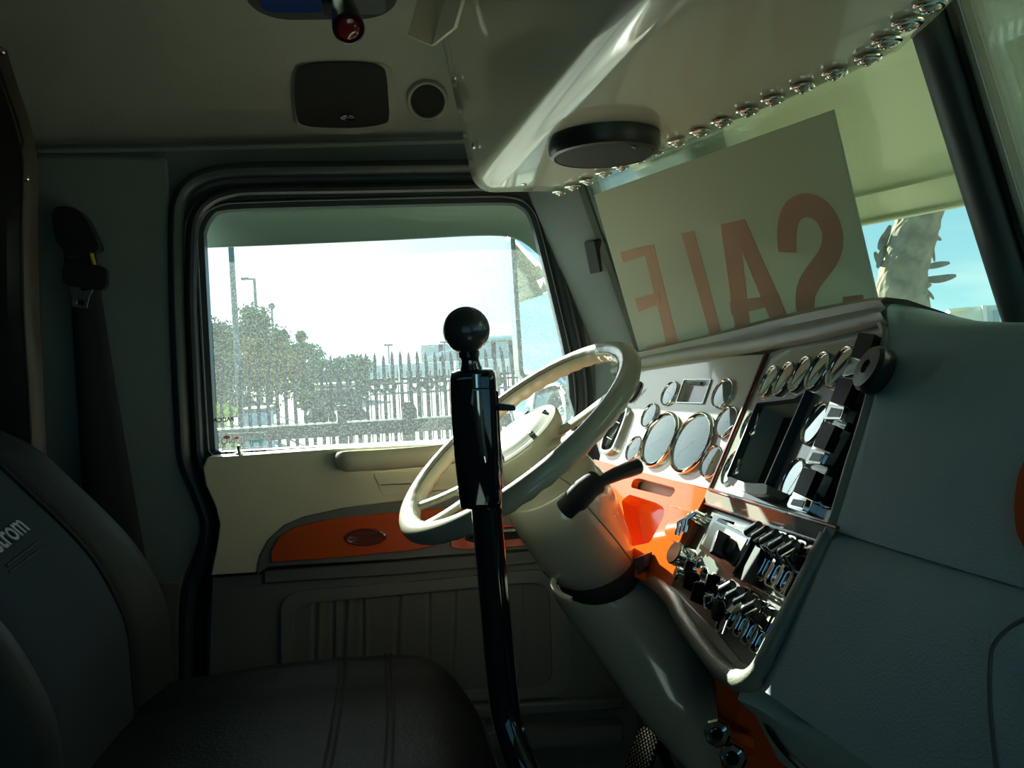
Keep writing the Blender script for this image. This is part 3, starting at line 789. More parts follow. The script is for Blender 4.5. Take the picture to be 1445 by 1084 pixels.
# crown rows first (dash top)
def face_row(p0, bulge, s0=0.0):
    r = [p0+V((0.03,0.01,0))+n3*0.0, p0+n3*0.001]
    r.append(p0+n3*(0.010)+U3*0.006)
    r.append(p0+n3*(0.012)+U3*0.016)
    for s in (0.03,0.06,0.10,0.16,0.24,0.34,0.46,0.62,0.80):
        r.append(p0+U3*s+n3*(0.010+bulge*math.sin(min(s,0.3)/0.3*PI/2)*0.02))
    return r
def top_row(k, dx, dz):
    # follow traced top line of the passenger side crown
    pts = [(1240,423),(1248,422.5),(1258,423),(1272,425),(1290,429),(1310,434),(1340,440),(1375,448),(1410,456),(1445,463),(1480,472),(1510,480)]
    base = [B.hit(*pts[0], 0.006)]
    out = []
    for i, (x, y) in enumerate(pts):
        p = Cc.hit(x, y, -0.02) if i > 2 else B.hit(x, y, 0.004)
        out.append(p+V((dx, 0, dz)))
    out.append(out[-1]+U3*0.3+V((0.05,0,-0.03)))
    return out
r3 = face_row(edge3[0], 1.0)
rows.append(top_row(0, 0.50, -0.22)); rows.append(top_row(0, 0.25, -0.10)); rows.append(top_row(0, 0.06, -0.022)); rows.append(top_row(0, 0.015, -0.005))
tr = top_row(0, 0.0, 0.0)
rows.append([p+V((-0.006,0,-0.004)) for p in tr])
rows.append([tr[i].lerp(r3[i], 0.35)+n3*0.006 for i in range(13)])
rows.append([tr[i].lerp(r3[i], 0.72)+n3*0.004 for i in range(13)])
for e in edge3[:5]: rows.append(face_row(e, 1.0))
grid(bm, rows); obj('passenger_face', bm, flankm, dash, sharp=60, label='grey textured vinyl face right of the centre panel', sub=1)
bm = bmesh.new(); rows = []
rows.append([p+V((0.012,0,0)) for p in face_row(edge3[4], 1.0)]); rows.append([p+V((0.001,0,-0.0025)) for p in face_row(edge3[4], 1.0)])
for i, e in enumerate(edge3[5:]): rows.append([p+V((0.004+0.002*i,0,0)) for p in face_row(e, 1.0)])
lr = rows[-1]
rows.append([p+V((0.018,0,-0.014)) for p in lr]); rows.append([p+V((0.06,0.01,-0.03)) for p in lr]); rows.append([p+V((0.2,0.02,-0.05)) for p in lr])
grid(bm, rows); obj('passenger_face', bm, flankm, dash, sharp=60, label='lower half of the grey vinyl passenger face below the seam')
# rolled edge along the right side of the centre panel
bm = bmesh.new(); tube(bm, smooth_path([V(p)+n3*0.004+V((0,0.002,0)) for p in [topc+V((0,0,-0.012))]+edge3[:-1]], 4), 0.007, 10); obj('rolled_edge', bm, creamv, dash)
# glove box seam and orange insert on the passenger side
SF = Frame(Cc.o+Cc.n*0.034, Cc.a, Cc.b)
bm = bmesh.new(); tube(bm, smooth_path([SF.hit(x, y, 0.003) for x, y in ((1450,872),(1425,885),(1405,905),(1397,930),(1397,1000),(1408,1100))], 5), 0.0018, 8); obj('panel_seam', bm, doorg, dash)
fplate('orange_insert', SF, [(1436,668),(1455,630),(1490,640),(1490,800),(1455,790),(1433,752),(1430,710)], -0.006, 0.004, oranged, dash, bev=0.002, rnd=0.01)

# --- driver's gauge panel
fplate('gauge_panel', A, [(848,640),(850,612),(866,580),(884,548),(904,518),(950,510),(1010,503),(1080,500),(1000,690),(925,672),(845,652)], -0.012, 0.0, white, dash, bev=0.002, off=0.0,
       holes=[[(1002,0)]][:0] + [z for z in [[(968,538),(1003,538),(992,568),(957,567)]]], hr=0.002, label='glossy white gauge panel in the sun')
fplate('display', A, [(966,536),(1005,536),(994,570),(955,569)], -0.014, -0.009, mat('display_pinkish_grey', (0.48,0.46,0.50), 0.2, coat=1.0), dash, off=-0.009)
bm = bmesh.new(); lp_ = [A.lp(x, y) for x, y in ((967,537),(1004,537),(993,569),(956,568))]
plate(bm, [roundloop(offs(lp_, 0.002), 0.003), roundloop(lp_, 0.003)], A.w, 0.0, 0.003); obj('display_rim', bm, satin, dash, bev=0.0008)
fplate('display_latch', A, [(977,539),(990,540),(989,543),(976,542)], -0.009, -0.004, blackp, dash, off=-0.006)

bm = bmesh.new(); lathe(bm, [(0.86,-0.02),(0.86,0.10),(0.89,0.17),(0.94,0.205),(0.985,0.17),(1.0,0.09),(1.0,-0.02)], 48); BEZ = mesh(bm, chrome, 50, 'gauge')
bm = bmesh.new(); lathe(bm, [(0,0.03),(0.86,0.03)], 48); DIAL = mesh(bm, dialm, 30, 'dial')
bm = bmesh.new(); lathe(bm, [(0,0.03),(0.86,0.03)], 48); DIALG = mesh(bm, dialg, 30, 'dial')
bm = bmesh.new(); lathe(bm, [(0,0.115),(0.5,0.11),(0.865,0.10)], 48); LENS = mesh(bm, gl_lens, 60, 'lens')
bm = bmesh.new()
for k in range(31):
    a = math.radians(-135+270*k/30); ln = 0.12 if k % 5 == 0 else 0.06
    box(bm, (0.72-ln/2, 0, 0.034), (ln, 0.014 if k % 5 else 0.024, 0.004), Matrix.Rotation(a+PI/2, 4, 'Z'))
TICK = mesh(bm, mat('gauge_print', (0.10,0.12,0.13), 0.5), None, 'ticks')
bm = bmesh.new(); lathe(bm, [(0.07,0.03),(0.07,0.06),(0.05,0.07),(0,0.07)], 16); hull_box(bm, [V((-0.03,-0.1,0.05)),V((0.03,-0.1,0.05)),V((0.012,0.6,0.05)),V((-0.012,0.6,0.05)),V((-0.03,-0.1,0.06)),V((0.03,-0.1,0.06)),V((0.012,0.6,0.06)),V((-0.012,0.6,0.06))])
NEED = mesh(bm, mat('gauge_needle', (0.14,0.15,0.15), 0.4), 30, 'needle')
def gauge(fr, px, py, r, grey=False, na=120, label=None):
    p = fr.hit(px, py, 0.006); p = p - fr.n*0.006
    Mx = fr.mat(p, 0, r, r if r < 0.035 else r*0.75)
    g = link('gauge', BEZ, dash, Mx, label)
    link('dial', DIALG if grey else DIAL, g, Mx); link('ticks', TICK, g, Mx)
    link('needle', NEED, g, Mx @ Matrix.Rotation(math.radians(na), 4, 'Z')); link('lens', LENS, g, Mx)
gauge(A, 929, 619, 0.0545, na=120, label='large chrome-rimmed speedometer nearest the wheel'); gauge(A, 974, 624, 0.0565, na=130, label='large chrome-rimmed tachometer right of its twin')
for px, py, r in ((942.5,554,0.0255),(914,585,0.0255),(892.5,632,0.0265),(1017.5,554,0.0275),(1023,594,0.0285),(1001.5,650.5,0.0285)): gauge(A, px, py, r, na=random.uniform(40,140))
# chrome louvre vent and teardrop vent on the left
vl = [(880,576),(889,577),(887,592),(872,630),(864,640),(853,640),(852,630),(860,603),(872,582)]
bm = bmesh.new(); lo = [A.lp(x, y) for x, y in vl]; plate(bm, [smooth_path(offs(lo, 0.001), 3, True), smooth_path(offs(lo, -0.006), 3, True)], A.w, 0, 0.009); vt = obj('air_vent', bm, chrome, dash, bev=0.002)
bm = bmesh.new(); plate(bm, [smooth_path(offs(lo, -0.004), 3, True)], A.w, 0, 0.002); obj('backing', bm, blackm, vt)
bm = bmesh.new()
c0, c1 = A.lp(884,582), A.lp(857,636); dr = (c1-c0).normalized(); pr = V((-dr.y, dr.x))
for k in (-0.009, -0.003, 0.003, 0.009):
    tube(bm, [A.w(*(c0+dr*0.006+pr*k), 0.006), A.w(*(c1-dr*0.006+pr*k), 0.006)], 0.0013, 6)
for t in (0.3, 0.72):
    q = c0.lerp(c1, t); tube(bm, [A.w(*(q-pr*0.013), 0.0075), A.w(*(q+pr*0.013), 0.0075)], 0.0016, 6)
obj('louvre', bm, chrome, vt)
td = [(905,539),(906,545),(899,560),(890,568),(884,567),(884,560),(892,548),(900,541)]
bm = bmesh.new(); lo = [A.lp(x, y) for x, y in td]; plate(bm, [smooth_path(lo, 3, True)], A.w, 0, 0.004); tv = obj('defrost_vent', bm, blackm, dash, bev=0.001)
bm = bmesh.new()
for k in range(5):
    x0 = 888+k*3.6; tube(bm, [A.hit(x0, 567-k*4.2, 0.006), A.hit(x0+3.5, 556-k*3.0, 0.006)], 0.0008, 6)
obj('louvre', bm, rubber, tv)
# red-brown seam strip between the panels
bm = bmesh.new(); tube(bm, [A.hit(1003,692,0.004), A.hit(1083,500,0.004)], 0.0055, 10); obj('seam_strip', bm, redwood, dash)

# --- orange lower panel
og = [(838,648),(925,671),(1000,691),(986,718),(966,770),(946,832),(905,818),(860,802),(820,792),(815,730)]
hole1 = [(893,677),(901,675),(951,688),(953,693),(946,702),(890,688)]
hole2 = [(877,706),(888,698),(926,710),(936,716),(938,726),(917,766),(888,772)]
fplate('orange_panel', A, og, -0.004, 0.010, orange, dash, bev=0.003, off=0.010, holes=[hole1, hole2], hr=0.008, label='glossy orange panel under the gauges with a slot and a tray')
fplate('slot_backing', A, [(880,668),(962,684),(955,712),(878,695)], -0.03, -0.012, mat('grey_slot', (0.45,0.50,0.48), 0.3), dash, off=-0.012)
def recess(name, fr, loop, z0, depth, m, parent, shrink=0.003, r=0.008):
    lo = roundloop([fr.lp(x, y, z0) for x, y in loop], r); li = offs(lo, -shrink)
    bm = bmesh.new(); R_ = [[fr.w(p.x, p.y, z0) for p in lo], [fr.w(p.x, p.y, -depth) for p in li]]
    loft(bm, R_, cap=False)
    tri = tessellate_polygon([[V((p.x, p.y, 0)) for p in li]]); vs = [bm.verts.new(p) for p in R_[1]]
    for t in tri: bm.faces.new([vs[i] for i in t])
    return obj(name, bm, m, parent, sharp=30)
recess('tray', A, hole2, 0.008, 0.024, orange, dash)
# raised orange step beside the tray
fplate('orange_step', A, [(940,712),(975,722),(958,768),(944,760),(936,752),(946,730)], 0.008, 0.020, orange, dash, bev=0.004, rnd=0.008, off=0.02)

# --- centre panel with bin and slot
bin_px = z3([(290,462),(400,450),(492,442),(545,405),(548,418),(322,925),(310,940),(225,915),(135,855),(133,840)])
bin_px = z3([(292,462),(492,442),(546,408),(320,930),(133,850)])
slot_px = z3([(800,462),(850,447),(878,457),(885,500),(850,640),(790,800),(730,930),(690,985),(640,1000),(600,982),(590,930),(620,850),(700,650),(760,520)])
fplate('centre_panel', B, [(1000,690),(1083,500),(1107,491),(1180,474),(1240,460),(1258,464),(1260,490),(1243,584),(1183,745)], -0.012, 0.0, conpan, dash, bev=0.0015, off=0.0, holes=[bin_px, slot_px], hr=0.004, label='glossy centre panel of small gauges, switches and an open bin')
bn = recess('storage_bin', B, bin_px, 0.0, 0.055, mat('bin_vinyl', (0.30,0.34,0.30), 0.5, bump=0.2), dash, shrink=0.006, r=0.004)
recess('slot', B, slot_px, 0.0, 0.05, blackm, dash, shrink=0.002, r=0.006)
lo = [B.lp(x, y) for x, y in slot_px]; bm = bmesh.new(); tube(bm, [B.w(p.x, p.y, 0.001) for p in smooth_path(lo, 2, True)], 0.0022, 8, closed=True); obj('slot_rim', bm, blackg, dash)
lo = [B.lp(x, y) for x, y in bin_px]
bm = bmesh.new(); plate(bm, [roundloop(offs(lo, 0.004), 0.005), roundloop(lo, 0.004)], B.w, 0.0, 0.012); obj('rim', bm, rubber, bn, bev=0.0015)
bm = bmesh.new(); lp2 = [B.lp(*p, 0.02) for p in z3([(126,840),(210,872),(318,880),(330,905),(318,938),(225,930),(130,880)])]
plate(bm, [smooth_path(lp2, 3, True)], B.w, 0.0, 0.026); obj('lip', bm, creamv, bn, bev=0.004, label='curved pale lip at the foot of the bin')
for zx, zy, r in ((303,328,0.0275),(383,312,0.0275),(470,288,0.0275),(562,270,0.0280),(680,250,0.0285)):
    x, y = z3([(zx, zy)])[0]; gauge(B, x, y, r, grey=True, na=random.uniform(60,150))
for zx, zy, r in ((208,555,0.0270),(108,782,0.0280),(548,545,0.0290),(427,845,0.0290)):
    x, y = z3([(zx, zy)])[0]; gauge(B, x, y, r, grey=zx != 427, na=random.uniform(60,150))
units = [([(795,70),(905,90),(820,300),(705,302)], [(800,75),(885,85),(838,225),(755,205)], [(742,245),(822,232),(800,292),(705,302)]),
         ([(690,305),(800,322),(715,540),(603,530)], [(695,310),(778,325),(718,460),(648,440)], [(640,450),(720,465),(698,532),(605,530)]),
         ([(600,546),(712,580),(605,772),(510,762)], [(604,550),(678,565),(618,695),(558,675)], [(545,687),(618,705),(590,768),(512,757)]),
         ([(500,780),(615,815),(520,1025),(413,992)], [(505,785),(578,805),(518,945),(452,915)], [(437,935),(522,952),(500,1012),(416,985)])]
for i, (b0, rk, pl_) in enumerate(units):
    u = fplate('rocker_switch', B, z3(b0), 0.0, 0.010, chrome, dash, bev=0.002, off=0.010, rnd=0.003)
    fplate('rocker', B, z3(rk), 0.008, 0.019, rockm, u, bev=0.003, off=0.017, rnd=0.002)
    fplate('nameplate', B, z3(pl_), 0.009, 0.013, satin if i < 3 else chrome, u, bev=0.001, off=0.012, rnd=0.002)
    cx = sum(p[0] for p in z3(pl_))/4; cy = sum(p[1] for p in z3(pl_))/4
    fplate('engraved_tag', B, [(cx+(x-cx)*0.7, cy+(y-cy)*0.6) for x, y in z3(pl_)], 0.0125, 0.0138, mat('tag_grey', (0.45,0.5,0.5), 0.4), u, off=0.0135, rnd=0.001)
# round black knob
kx, ky = z3([(888,278)])[0]; KM = B.mat(B.hit(kx, ky, 0.015)-B.n*0.015)
bm = bmesh.new(); lathe(bm, [(0.010,0),(0.010,0.008),(0.024,0.009),(0.026,0.012),(0.026,0.024),(0.023,0.028),(0.008,0.029),(0.006,0.026),(0,0.026)], 40, KM); obj('round_knob', bm, blackp, dash)
bm = bmesh.new(); lathe(bm, [(0.0025,0.001),(0,0.0015)], 10, B.mat(B.hit(*z3([(848,365)])[0]))); obj('screw', bm, chrome, dash)

# --- sill between centre panel and switch panel
bm = bmesh.new()
q = [[B.hit(998,690,0.004), B.hit(1181,745,0.004)], [B.hit(998,690,0.012), B.hit(1181,745,0.012)], [D.hit(992,709,-0.0), D.hit(1170,769,-0.0)], [D.hit(992,711,-0.02), D.hit(1168,774,-0.02)]]
grid(bm, q); obj('sill', bm, mat('sill_gloss', (0.50,0.52,0.46), 0.14, coat=1.0), dash, sharp=30)
bm = bmesh.new(); tube(bm, [B.hit(1000,690,0.012), B.hit(1182,745,0.012)], 0.0022, 8); obj('trim_line', bm, redwood, dash)
bm = bmesh.new(); tube(bm, [D.hit(992,710,0.0), D.hit(1168,770,0.0)], 0.002, 8); obj('trim_line', bm, redwood, dash)

# --- lower switch panel
swp = [(990,712),(1168,772),(1079,945),(1062,956),(1040,953),(1014,915),(984,873),(950,835),(945,826)]
fplate('switch_panel', D, swp, -0.022, -0.010, olive, dash, bev=0.001, off=-0.010, label='glossy lower panel crowded with chrome levers and knobs')
lip = [(889,806),(903,811),(925,824),(948,846),(962,872),(980,898),(1005,930),(1025,951),(1045,961),(1062,958),(1078,941),(1100,898),(1135,830),(1160,782),(1172,758)]
lp3 = smooth_path([D.hit(x, y, 0.0) for x, y in lip], 4)
bm = bmesh.new(); tube(bm, lp3, 0.0115, 12); obj('lip', bm, creamv, dash)
# skirt of the lip going forward and the flat between lip and switches
bm = bmesh.new(); rows = [[p for p in lp3[:44]], [p+V((0.03,0.01,-0.02)) for p in lp3[:44]], [p+V((0.14,0.06,-0.04)) for p in lp3[:44]]]
grid(bm, rows); obj('underside', bm, flankm, dash)
fl = [(897,808),(945,812),(990,860),(1030,905),(1058,935),(1078,935),(1066,958),(1040,960),(1010,935),(975,895),(950,855),(920,828)]
fplate('flat_border', D, [(889,806),(948,828),(984,866),(1014,895),(1044,933),(1062,943),(1076,930),(1082,938),(1062,962),(1040,962),(1010,938),(975,897),(950,857),(920,828)], -0.014, -0.006, creamv, dash, bev=0.001, off=-0.006)

# toggle levers -------------------------------------------------
p0 = D.lp(1110,782); p1 = D.lp(1125,790); SP = (p1-p0).length
def unit_meshes(Wd, L_):
    res = {}
    bm = bmesh.new(); plate(bm, [rrect(Wd*0.92, L_, Wd*0.25, 3), rrect(Wd*0.70, L_*0.94, Wd*0.2, 3)], lambda x, y, z: V((x, y, z)), -0.010, 0.004); res['frame'] = mesh(bm, chrome, 40, 'toggle_switch')
    bm = bmesh.new(); box(bm, (0,0,-0.006), (Wd*0.8, L_*0.96, 0.004)); res['base'] = mesh(bm, darkchr, 40, 'base')
    bm = bmesh.new(); plate(bm, [[V((p.x, p.y-L_*0.24)) for p in rrect(Wd*0.5, L_*0.36, Wd*0.24, 4)], [V((p.x, p.y-L_*0.24)) for p in rrect(Wd*0.34, L_*0.30, Wd*0.16, 4)]], lambda x, y, z: V((x, y, z)), -0.004, 0.001); res['inset'] = mesh(bm, chrome, 40, 'inset')
    bm = bmesh.new(); hull_box(bm, [V((-Wd*.27,-L_*.10,-0.003)),V((Wd*.27,-L_*.10,-0.003)),V((Wd*.27,L_*.30,-0.003)),V((-Wd*.27,L_*.30,-0.003)),
                                    V((-Wd*.24,L_*.12,0.024)),V((Wd*.24,L_*.12,0.024)),V((Wd*.24,L_*.24,0.024)),V((-Wd*.24,L_*.24,0.024))])
    bmesh.ops.bevel(bm, geom=list(bm.edges), offset=0.0012, segments=1, affect='EDGES'); res['lever'] = mesh(bm, darkchr, 40, 'lever')
    Rm = Matrix.Translation((-Wd*.34, L_*0.16, 0.026)) @ Matrix.Rotation(0.55, 4, 'Z') @ Matrix.Rotation(PI/2, 4, 'Y')
    bm = bmesh.new(); lathe(bm, [(0,0),(0.003,0),(0.0035,0.001),(0.0046,0.001),(0.0058,0.0004),(0.0062,0.002),(0.0056,0.0035),(0.0056,Wd*.80),(0.005,Wd*.86),(0,Wd*.86)], 20, Rm); res['roller'] = mesh(bm, satin, 40, 'roller')
    bm = bmesh.new(); lathe(bm, [(0,0.0),(0.0085,0.0),(0.0085,0.008),(0.007,0.0105),(0,0.0105)], 6, Matrix.Translation((Wd*.1, L_*0.36, 0.0)) @ Matrix.Rotation(0.3, 4, 'X')); res['nut'] = mesh(bm, chrome, 20, 'nut')
    return res
U1 = unit_meshes(SP, (D.lp(1146,772)-D.lp(1119,850)).length)
def toggle(fr, px, py, ms, label=None):
    Mx = fr.mat(fr.hit(px, py, -0.004))
    t = link('toggle_switch', ms['frame'], dash, Mx, label)
    for k in ('base','inset','lever','roller','nut'): link(k, ms[k], t, Mx)
for px, py in ((1080.5,779),(1092,786.5),(1105,794),(1118.5,802),(1133,811)): toggle(D, px, py, U1)
p0 = D.lp(1064,852); p1 = D.lp(1076,862); SP2 = (p1-p0).length
U2 = unit_meshes(SP2, (D.lp(1092,858)-D.lp(1069,924)).length)
for px, py in ((1045,860),(1056,870),(1068,880),(1081,891)): toggle(D, px, py, U2)
# rails between rows
for q in ([(1062,752),(1160,783)], [(1055,823),(1126,862)]):
    bm = bmesh.new(); tube(bm, [D.hit(*q[0],-0.004), D.hit(*q[1],-0.004)], 0.0022, 8); obj('rail', bm, chrome, dash)
# heater control unit
hv = fplate('heater_control', D, z5([(575,190),(1010,322),(760,800),(415,540)]), -0.012, 0.012, darkchr, dash, bev=0.003, off=0.010, rnd=0.004, label='heater control with a black knob and a slider slot')
fplate('slider_slot', D, z5([(615,225),(970,325),(925,405),(590,255)]), 0.010, 0.014, blackp, hv, off=0.013, bev=0.001, rnd=0.003)
fplate('slider', D, z5([(900,330),(950,345),(915,415),(865,385)]), 0.012, 0.020, chrome, hv, off=0.017, bev=0.001, rnd=0.002)
fplate('face', D, z5([(560,265),(905,440),(745,720),(430,490)]), 0.010, 0.013, mat('heater_face', (0.28,0.29,0.24), 0.25, 0.6), hv, off=0.0125, bev=0.001, rnd=0.003)
KM = D.mat(D.hit(*z5([(665,520)])[0], 0.022)-D.n*0.012)
bm = bmesh.new(); lathe(bm, [(0.014,0),(0.0145,0.010),(0.0135,0.013),(0,0.013)], 28, KM); box(bm, (0,0,0.018), (0.009,0.032,0.018), KM @ Matrix.Rotation(0.5,4,'Z'))
obj('knob', bm, blackp, hv, bev=0.001)
fplate('black_block', D, z5([(1012,325),(1100,345),(1010,700),(900,885),(765,830)]), -0.012, 0.006, blackm, dash, off=0.004, bev=0.002, rnd=0.002)
# chrome toggles at the upper left of the switch panel
for (px, py, rt) in ((986,736,0.1),(992,733,0.0),(998,731,-0.1)):
    p = D.hit(px, py, 0.0); Mx = D.mat(p, rt)
    bm = bmesh.new(); lathe(bm, [(0.006,-0.01),(0.006,0.004),(0.004,0.006),(0.003,0.014),(0.0035,0.02),(0,0.021)], 14, Mx); t_ = obj('bat_switch', bm, chrome, dash)
    bm = bmesh.new(); tube(bm, [p+D.n*0.018, p+D.n*0.026-D.b*0.016, p+D.n*0.020-D.b*0.034], [0.003,0.0035,0.0042], 10); obj('lever', bm, chrome, t_)
# chrome cylinder knob sticking out towards the wheel
ks = P(984,797,1.20); ke = P(950,779,1.19)
ax = (ke-ks).normalized(); Q = ax.to_track_quat('Z','Y').to_matrix().to_4x4(); Q.translation = ks; L_ = (ke-ks).length
bm = bmesh.new(); lathe(bm, [(0,-0.006),(0.011,-0.006),(0.012,0.002),(0.007,0.004),(0.007,0.012),(0.0155,0.013),(0.0175,0.016),(0.0175,L_-0.002),(0.016,L_),(0,L_-0.001)], 32, Q)
obj('chrome_knob', bm, chrome, dash, label='shiny chrome cylinder knob pointing at the wheel')
# cluster of pull knobs and levers
def pull(px, py, r, h, m_, rot=0, tilt=0.0, blade=False, name='pull_knob'):
    p = D.hit(px, py, 0.0)-D.n*0.010; Mx = D.mat(p, rot) @ Matrix.Rotation(tilt, 4, 'X')
    bm = bmesh.new(); lathe(bm, [(0,0),(r*0.9,0),(r*0.9,0.004),(r*0.35,0.006),(r*0.35,h*0.55),(0,h*0.55)], 16, Mx); k = obj(name, bm, chrome, dash)
    bm = bmesh.new()
    if blade:
        hull_box(bm, [V((-r*.28,-r,h*.4)),V((r*.28,-r,h*.4)),V((r*.28,r,h*.4)),V((-r*.28,r,h*.4)),V((-r*.2,-r*.8,h)),V((r*.2,-r*.8,h)),V((r*.2,r*.8,h)),V((-r*.2,r*.8,h))]); bmesh.ops.transform(bm, matrix=Mx, verts=bm.verts)
    else:
        lathe(bm, [(0,h*.5),(r*.7,h*.5),(r,h*.62),(r,h*.9),(r*.8,h),(0,h)], 20, Mx)
    obj('grip', bm, m_, k, bev=0.0012)
for a in ((972,812,0.011,0.030,chrome,0,0.2,False),(981,803,0.010,0.026,darkchr,0.3,0.1,True),(990,823,0.014,0.034,rockm,0.2,0.2,True),(1003,838,0.015,0.034,rockm,0.0,0.25,True),
          (1016,827,0.012,0.030,rockm,0.5,0.1,True),(997,812,0.009,0.022,chrome,0.1,0.0,False),(1012,850,0.010,0.028,chrome,0.4,0.3,True),(1034,833,0.010,0.024,darkchr,0,0.1,False),
          (1022,862,0.013,0.022,rockm,0,0.2,False),(980,826,0.010,0.02,darkchr,0,0,False),(1018,843,0.009,0.018,chrome,0,0,False),(968,797,0.010,0.022,chrome,0.4,0.2,True),(978,789,0.009,0.02,chrome,0.2,0.1,False)): pull(*a)
pd = fplate('bright_paddle', D, [(1026,862),(1041,846),(1047,850),(1032,866)], 0.020, 0.025, satin, dash, bev=0.001, off=0.024, rnd=0.002)
bm = bmesh.new(); tube(bm, [D.hit(1042,858,-0.01), D.hit(1038,856,0.02)], 0.004, 8); obj('stalk', bm, darkchr, pd)
cc_ = D.lp(1016,876)
bm = bmesh.new(); tube(bm, [D.w(cc_.x+0.012*math.cos(t), cc_.y+0.014*math.sin(t), -0.004) for t in [2*PI*i/20 for i in range(20)]], 0.002, 8, closed=True); obj('ring', bm, chrome, dash)
bm = bmesh.new(); tube(bm, [D.hit(1029,874,-0.002), D.hit(1021,896,-0.002)], 0.0025, 8); obj('rod', bm, chrome, dash)

# --- lower centre console under the passenger face
low = root('lower_console', P(1150,1060,0.95), 'dark lower console moulding below the passenger side of the dash', 'console')
def lc(px, py, d): return P(px, py, d)
bm = bmesh.new()
r0 = [lc(1046,972,0.93), lc(1075,985,0.93), lc(1120,1015,0.92), lc(1165,1032,0.90), lc(1230,1046,0.88), lc(1280,1062,0.86), lc(1330,1095,0.84), lc(1400,1150,0.80)]
r1 = [p+V((-0.005,0.0,-0.012)) for p in r0]
r2 = [lc(1066,1010,0.97), lc(1090,1030,0.96), lc(1125,1055,0.95), lc(1160,1075,0.94), lc(1230,1100,0.92), lc(1280,1120,0.9), lc(1330,1150,0.88), lc(1400,1200,0.85)]
r3_ = [lc(1100,1075,1.0), lc(1120,1090,1.0), lc(1140,1105,1.0), lc(1170,1130,0.99), lc(1240,1160,0.97), lc(1290,1180,0.95), lc(1340,1210,0.92), lc(1400,1260,0.9)]
grid(bm, [[p+V((0.08,0.03,0)) for p in r0], r0, r1, r2, r3_]); obj('moulding', bm, flankm, low, sharp=60)
bm = bmesh.new(); tube(bm, smooth_path([lc(1049,975,0.935), lc(1075,1003,0.955), lc(1090,1035,0.96), lc(1110,1062,0.97), lc(1135,1086,0.97), lc(1160,1105,0.97)], 4), 0.005, 8); obj('piping', bm, satin, low)
kick = root('orange_kick_panel', P(1045,1040,1.15), 'orange kick panel with chrome valves beside the column shroud', 'panel')
bm = bmesh.new(); q = [lc(1010,960,1.10), lc(1050,970,1.08), lc(1120,1110,1.10), lc(1020,1120,1.14)]
loft(bm, [q, [p+V((0.02,0.01,0)) for p in q]]); obj('panel', bm, oranged, kick, sharp=20)
for y_ in (1035, 1042, 1062):
    bm = bmesh.new(); tube(bm, [lc(1030,y_,1.085), lc(1062,y_+8,1.085)], 0.005, 8); obj('rib', bm, orange, kick)
for (px, py, r) in ((1014,1034,0.018),(1036,1068,0.018)):
    q = P(px, py, 1.05); Q = V((-0.55,-0.75,0.25)).to_track_quat('Z','Y').to_matrix().to_4x4(); Q.translation = q
    bm = bmesh.new(); lathe(bm, [(0,-0.03),(0.006,-0.03),(0.006,-0.004),(r*.8,-0.004),(r,0),(r,0.006),(r*.85,0.009),(r*.5,0.010),(r*.45,0.008),(0,0.008)], 8, Q); vk = obj('valve_knob', bm, chrome, kick, sharp=20)
    bm = bmesh.new(); lathe(bm, [(r*.45,0.0085),(r*.3,0.011),(0,0.0115)], 16, Q); obj('button', bm, blackg, vk)
bm = bmesh.new(); tube(bm, [P(1022,1048,1.06), P(1034,1052,1.05), P(1037,1064,1.055)], 0.006, 8); obj('link_rod', bm, chrome, kick)

# ================================================================== STEERING COLUMN AND WHEEL
WC = P(729, 617, 1.345)
wn = V((-0.583,-0.129,0.803)).normalized()
WFm = Frame(WC, wn.cross(V((0,1,0))).cross(wn)*0+V((0,1,0))-wn*wn.y, V((0,0,1)))
wheel = root('steering_wheel', WC, 'ivory steering wheel with finger-grip rim facing the driver seat', 'steering wheel')
ua = (V((0,1,0))-wn*wn.dot(V((0,1,0)))).normalized(); ub = wn.cross(ua).normalized()
def wp(r, ang, z=0.0): return WC + ua*(r*math.cos(ang)) + ub*(r*math.sin(ang)) + wn*z
RW = 0.223
NS = 180; bm = bmesh.new(); rings = []
for i in range(NS):
    a = 2*PI*i/NS; c = wp(RW, a); rad = (ua*math.cos(a)+ub*math.sin(a))
    ring = []
    for k in range(20):
        t = 2*PI*k/20; rr = 0.0180
        s = math.sin(t)
        sc_ = 0.0028*max(0, -s)**1.0*(0.5+0.5*math.cos(a*44))*(1 if True else 0)
        inn = max(0, -math.cos(t)-0.0)
        sc2 = 0.002*inn*(0.5+0.5*math.cos(a*44))
        ring.append(c + rad*(rr-sc2)*math.cos(t) + wn*(rr-sc_)*s*1.0)
    rings.append(ring)
RV = [[bm.verts.new(p) for p in r] for r in rings]
for i in range(NS):
    a_, b_ = RV[i], RV[(i+1) % NS]
    for k in range(20): j = (k+1) % 20; bm.faces.new((a_[k], a_[j], b_[j], b_[k]))
obj('rim', bm, ivory, wheel, sharp=60)
for off_ in (2.35, 2.35+PI):   # parting line of the grip
    pass
bm = bmesh.new(); tube(bm, [wp(RW-0.018*0.8, 2*PI*i/90, 0.018*0.62) for i in range(90)], 0.0006, 5, closed=True); obj('grip_seam', bm, doorg2, wheel)
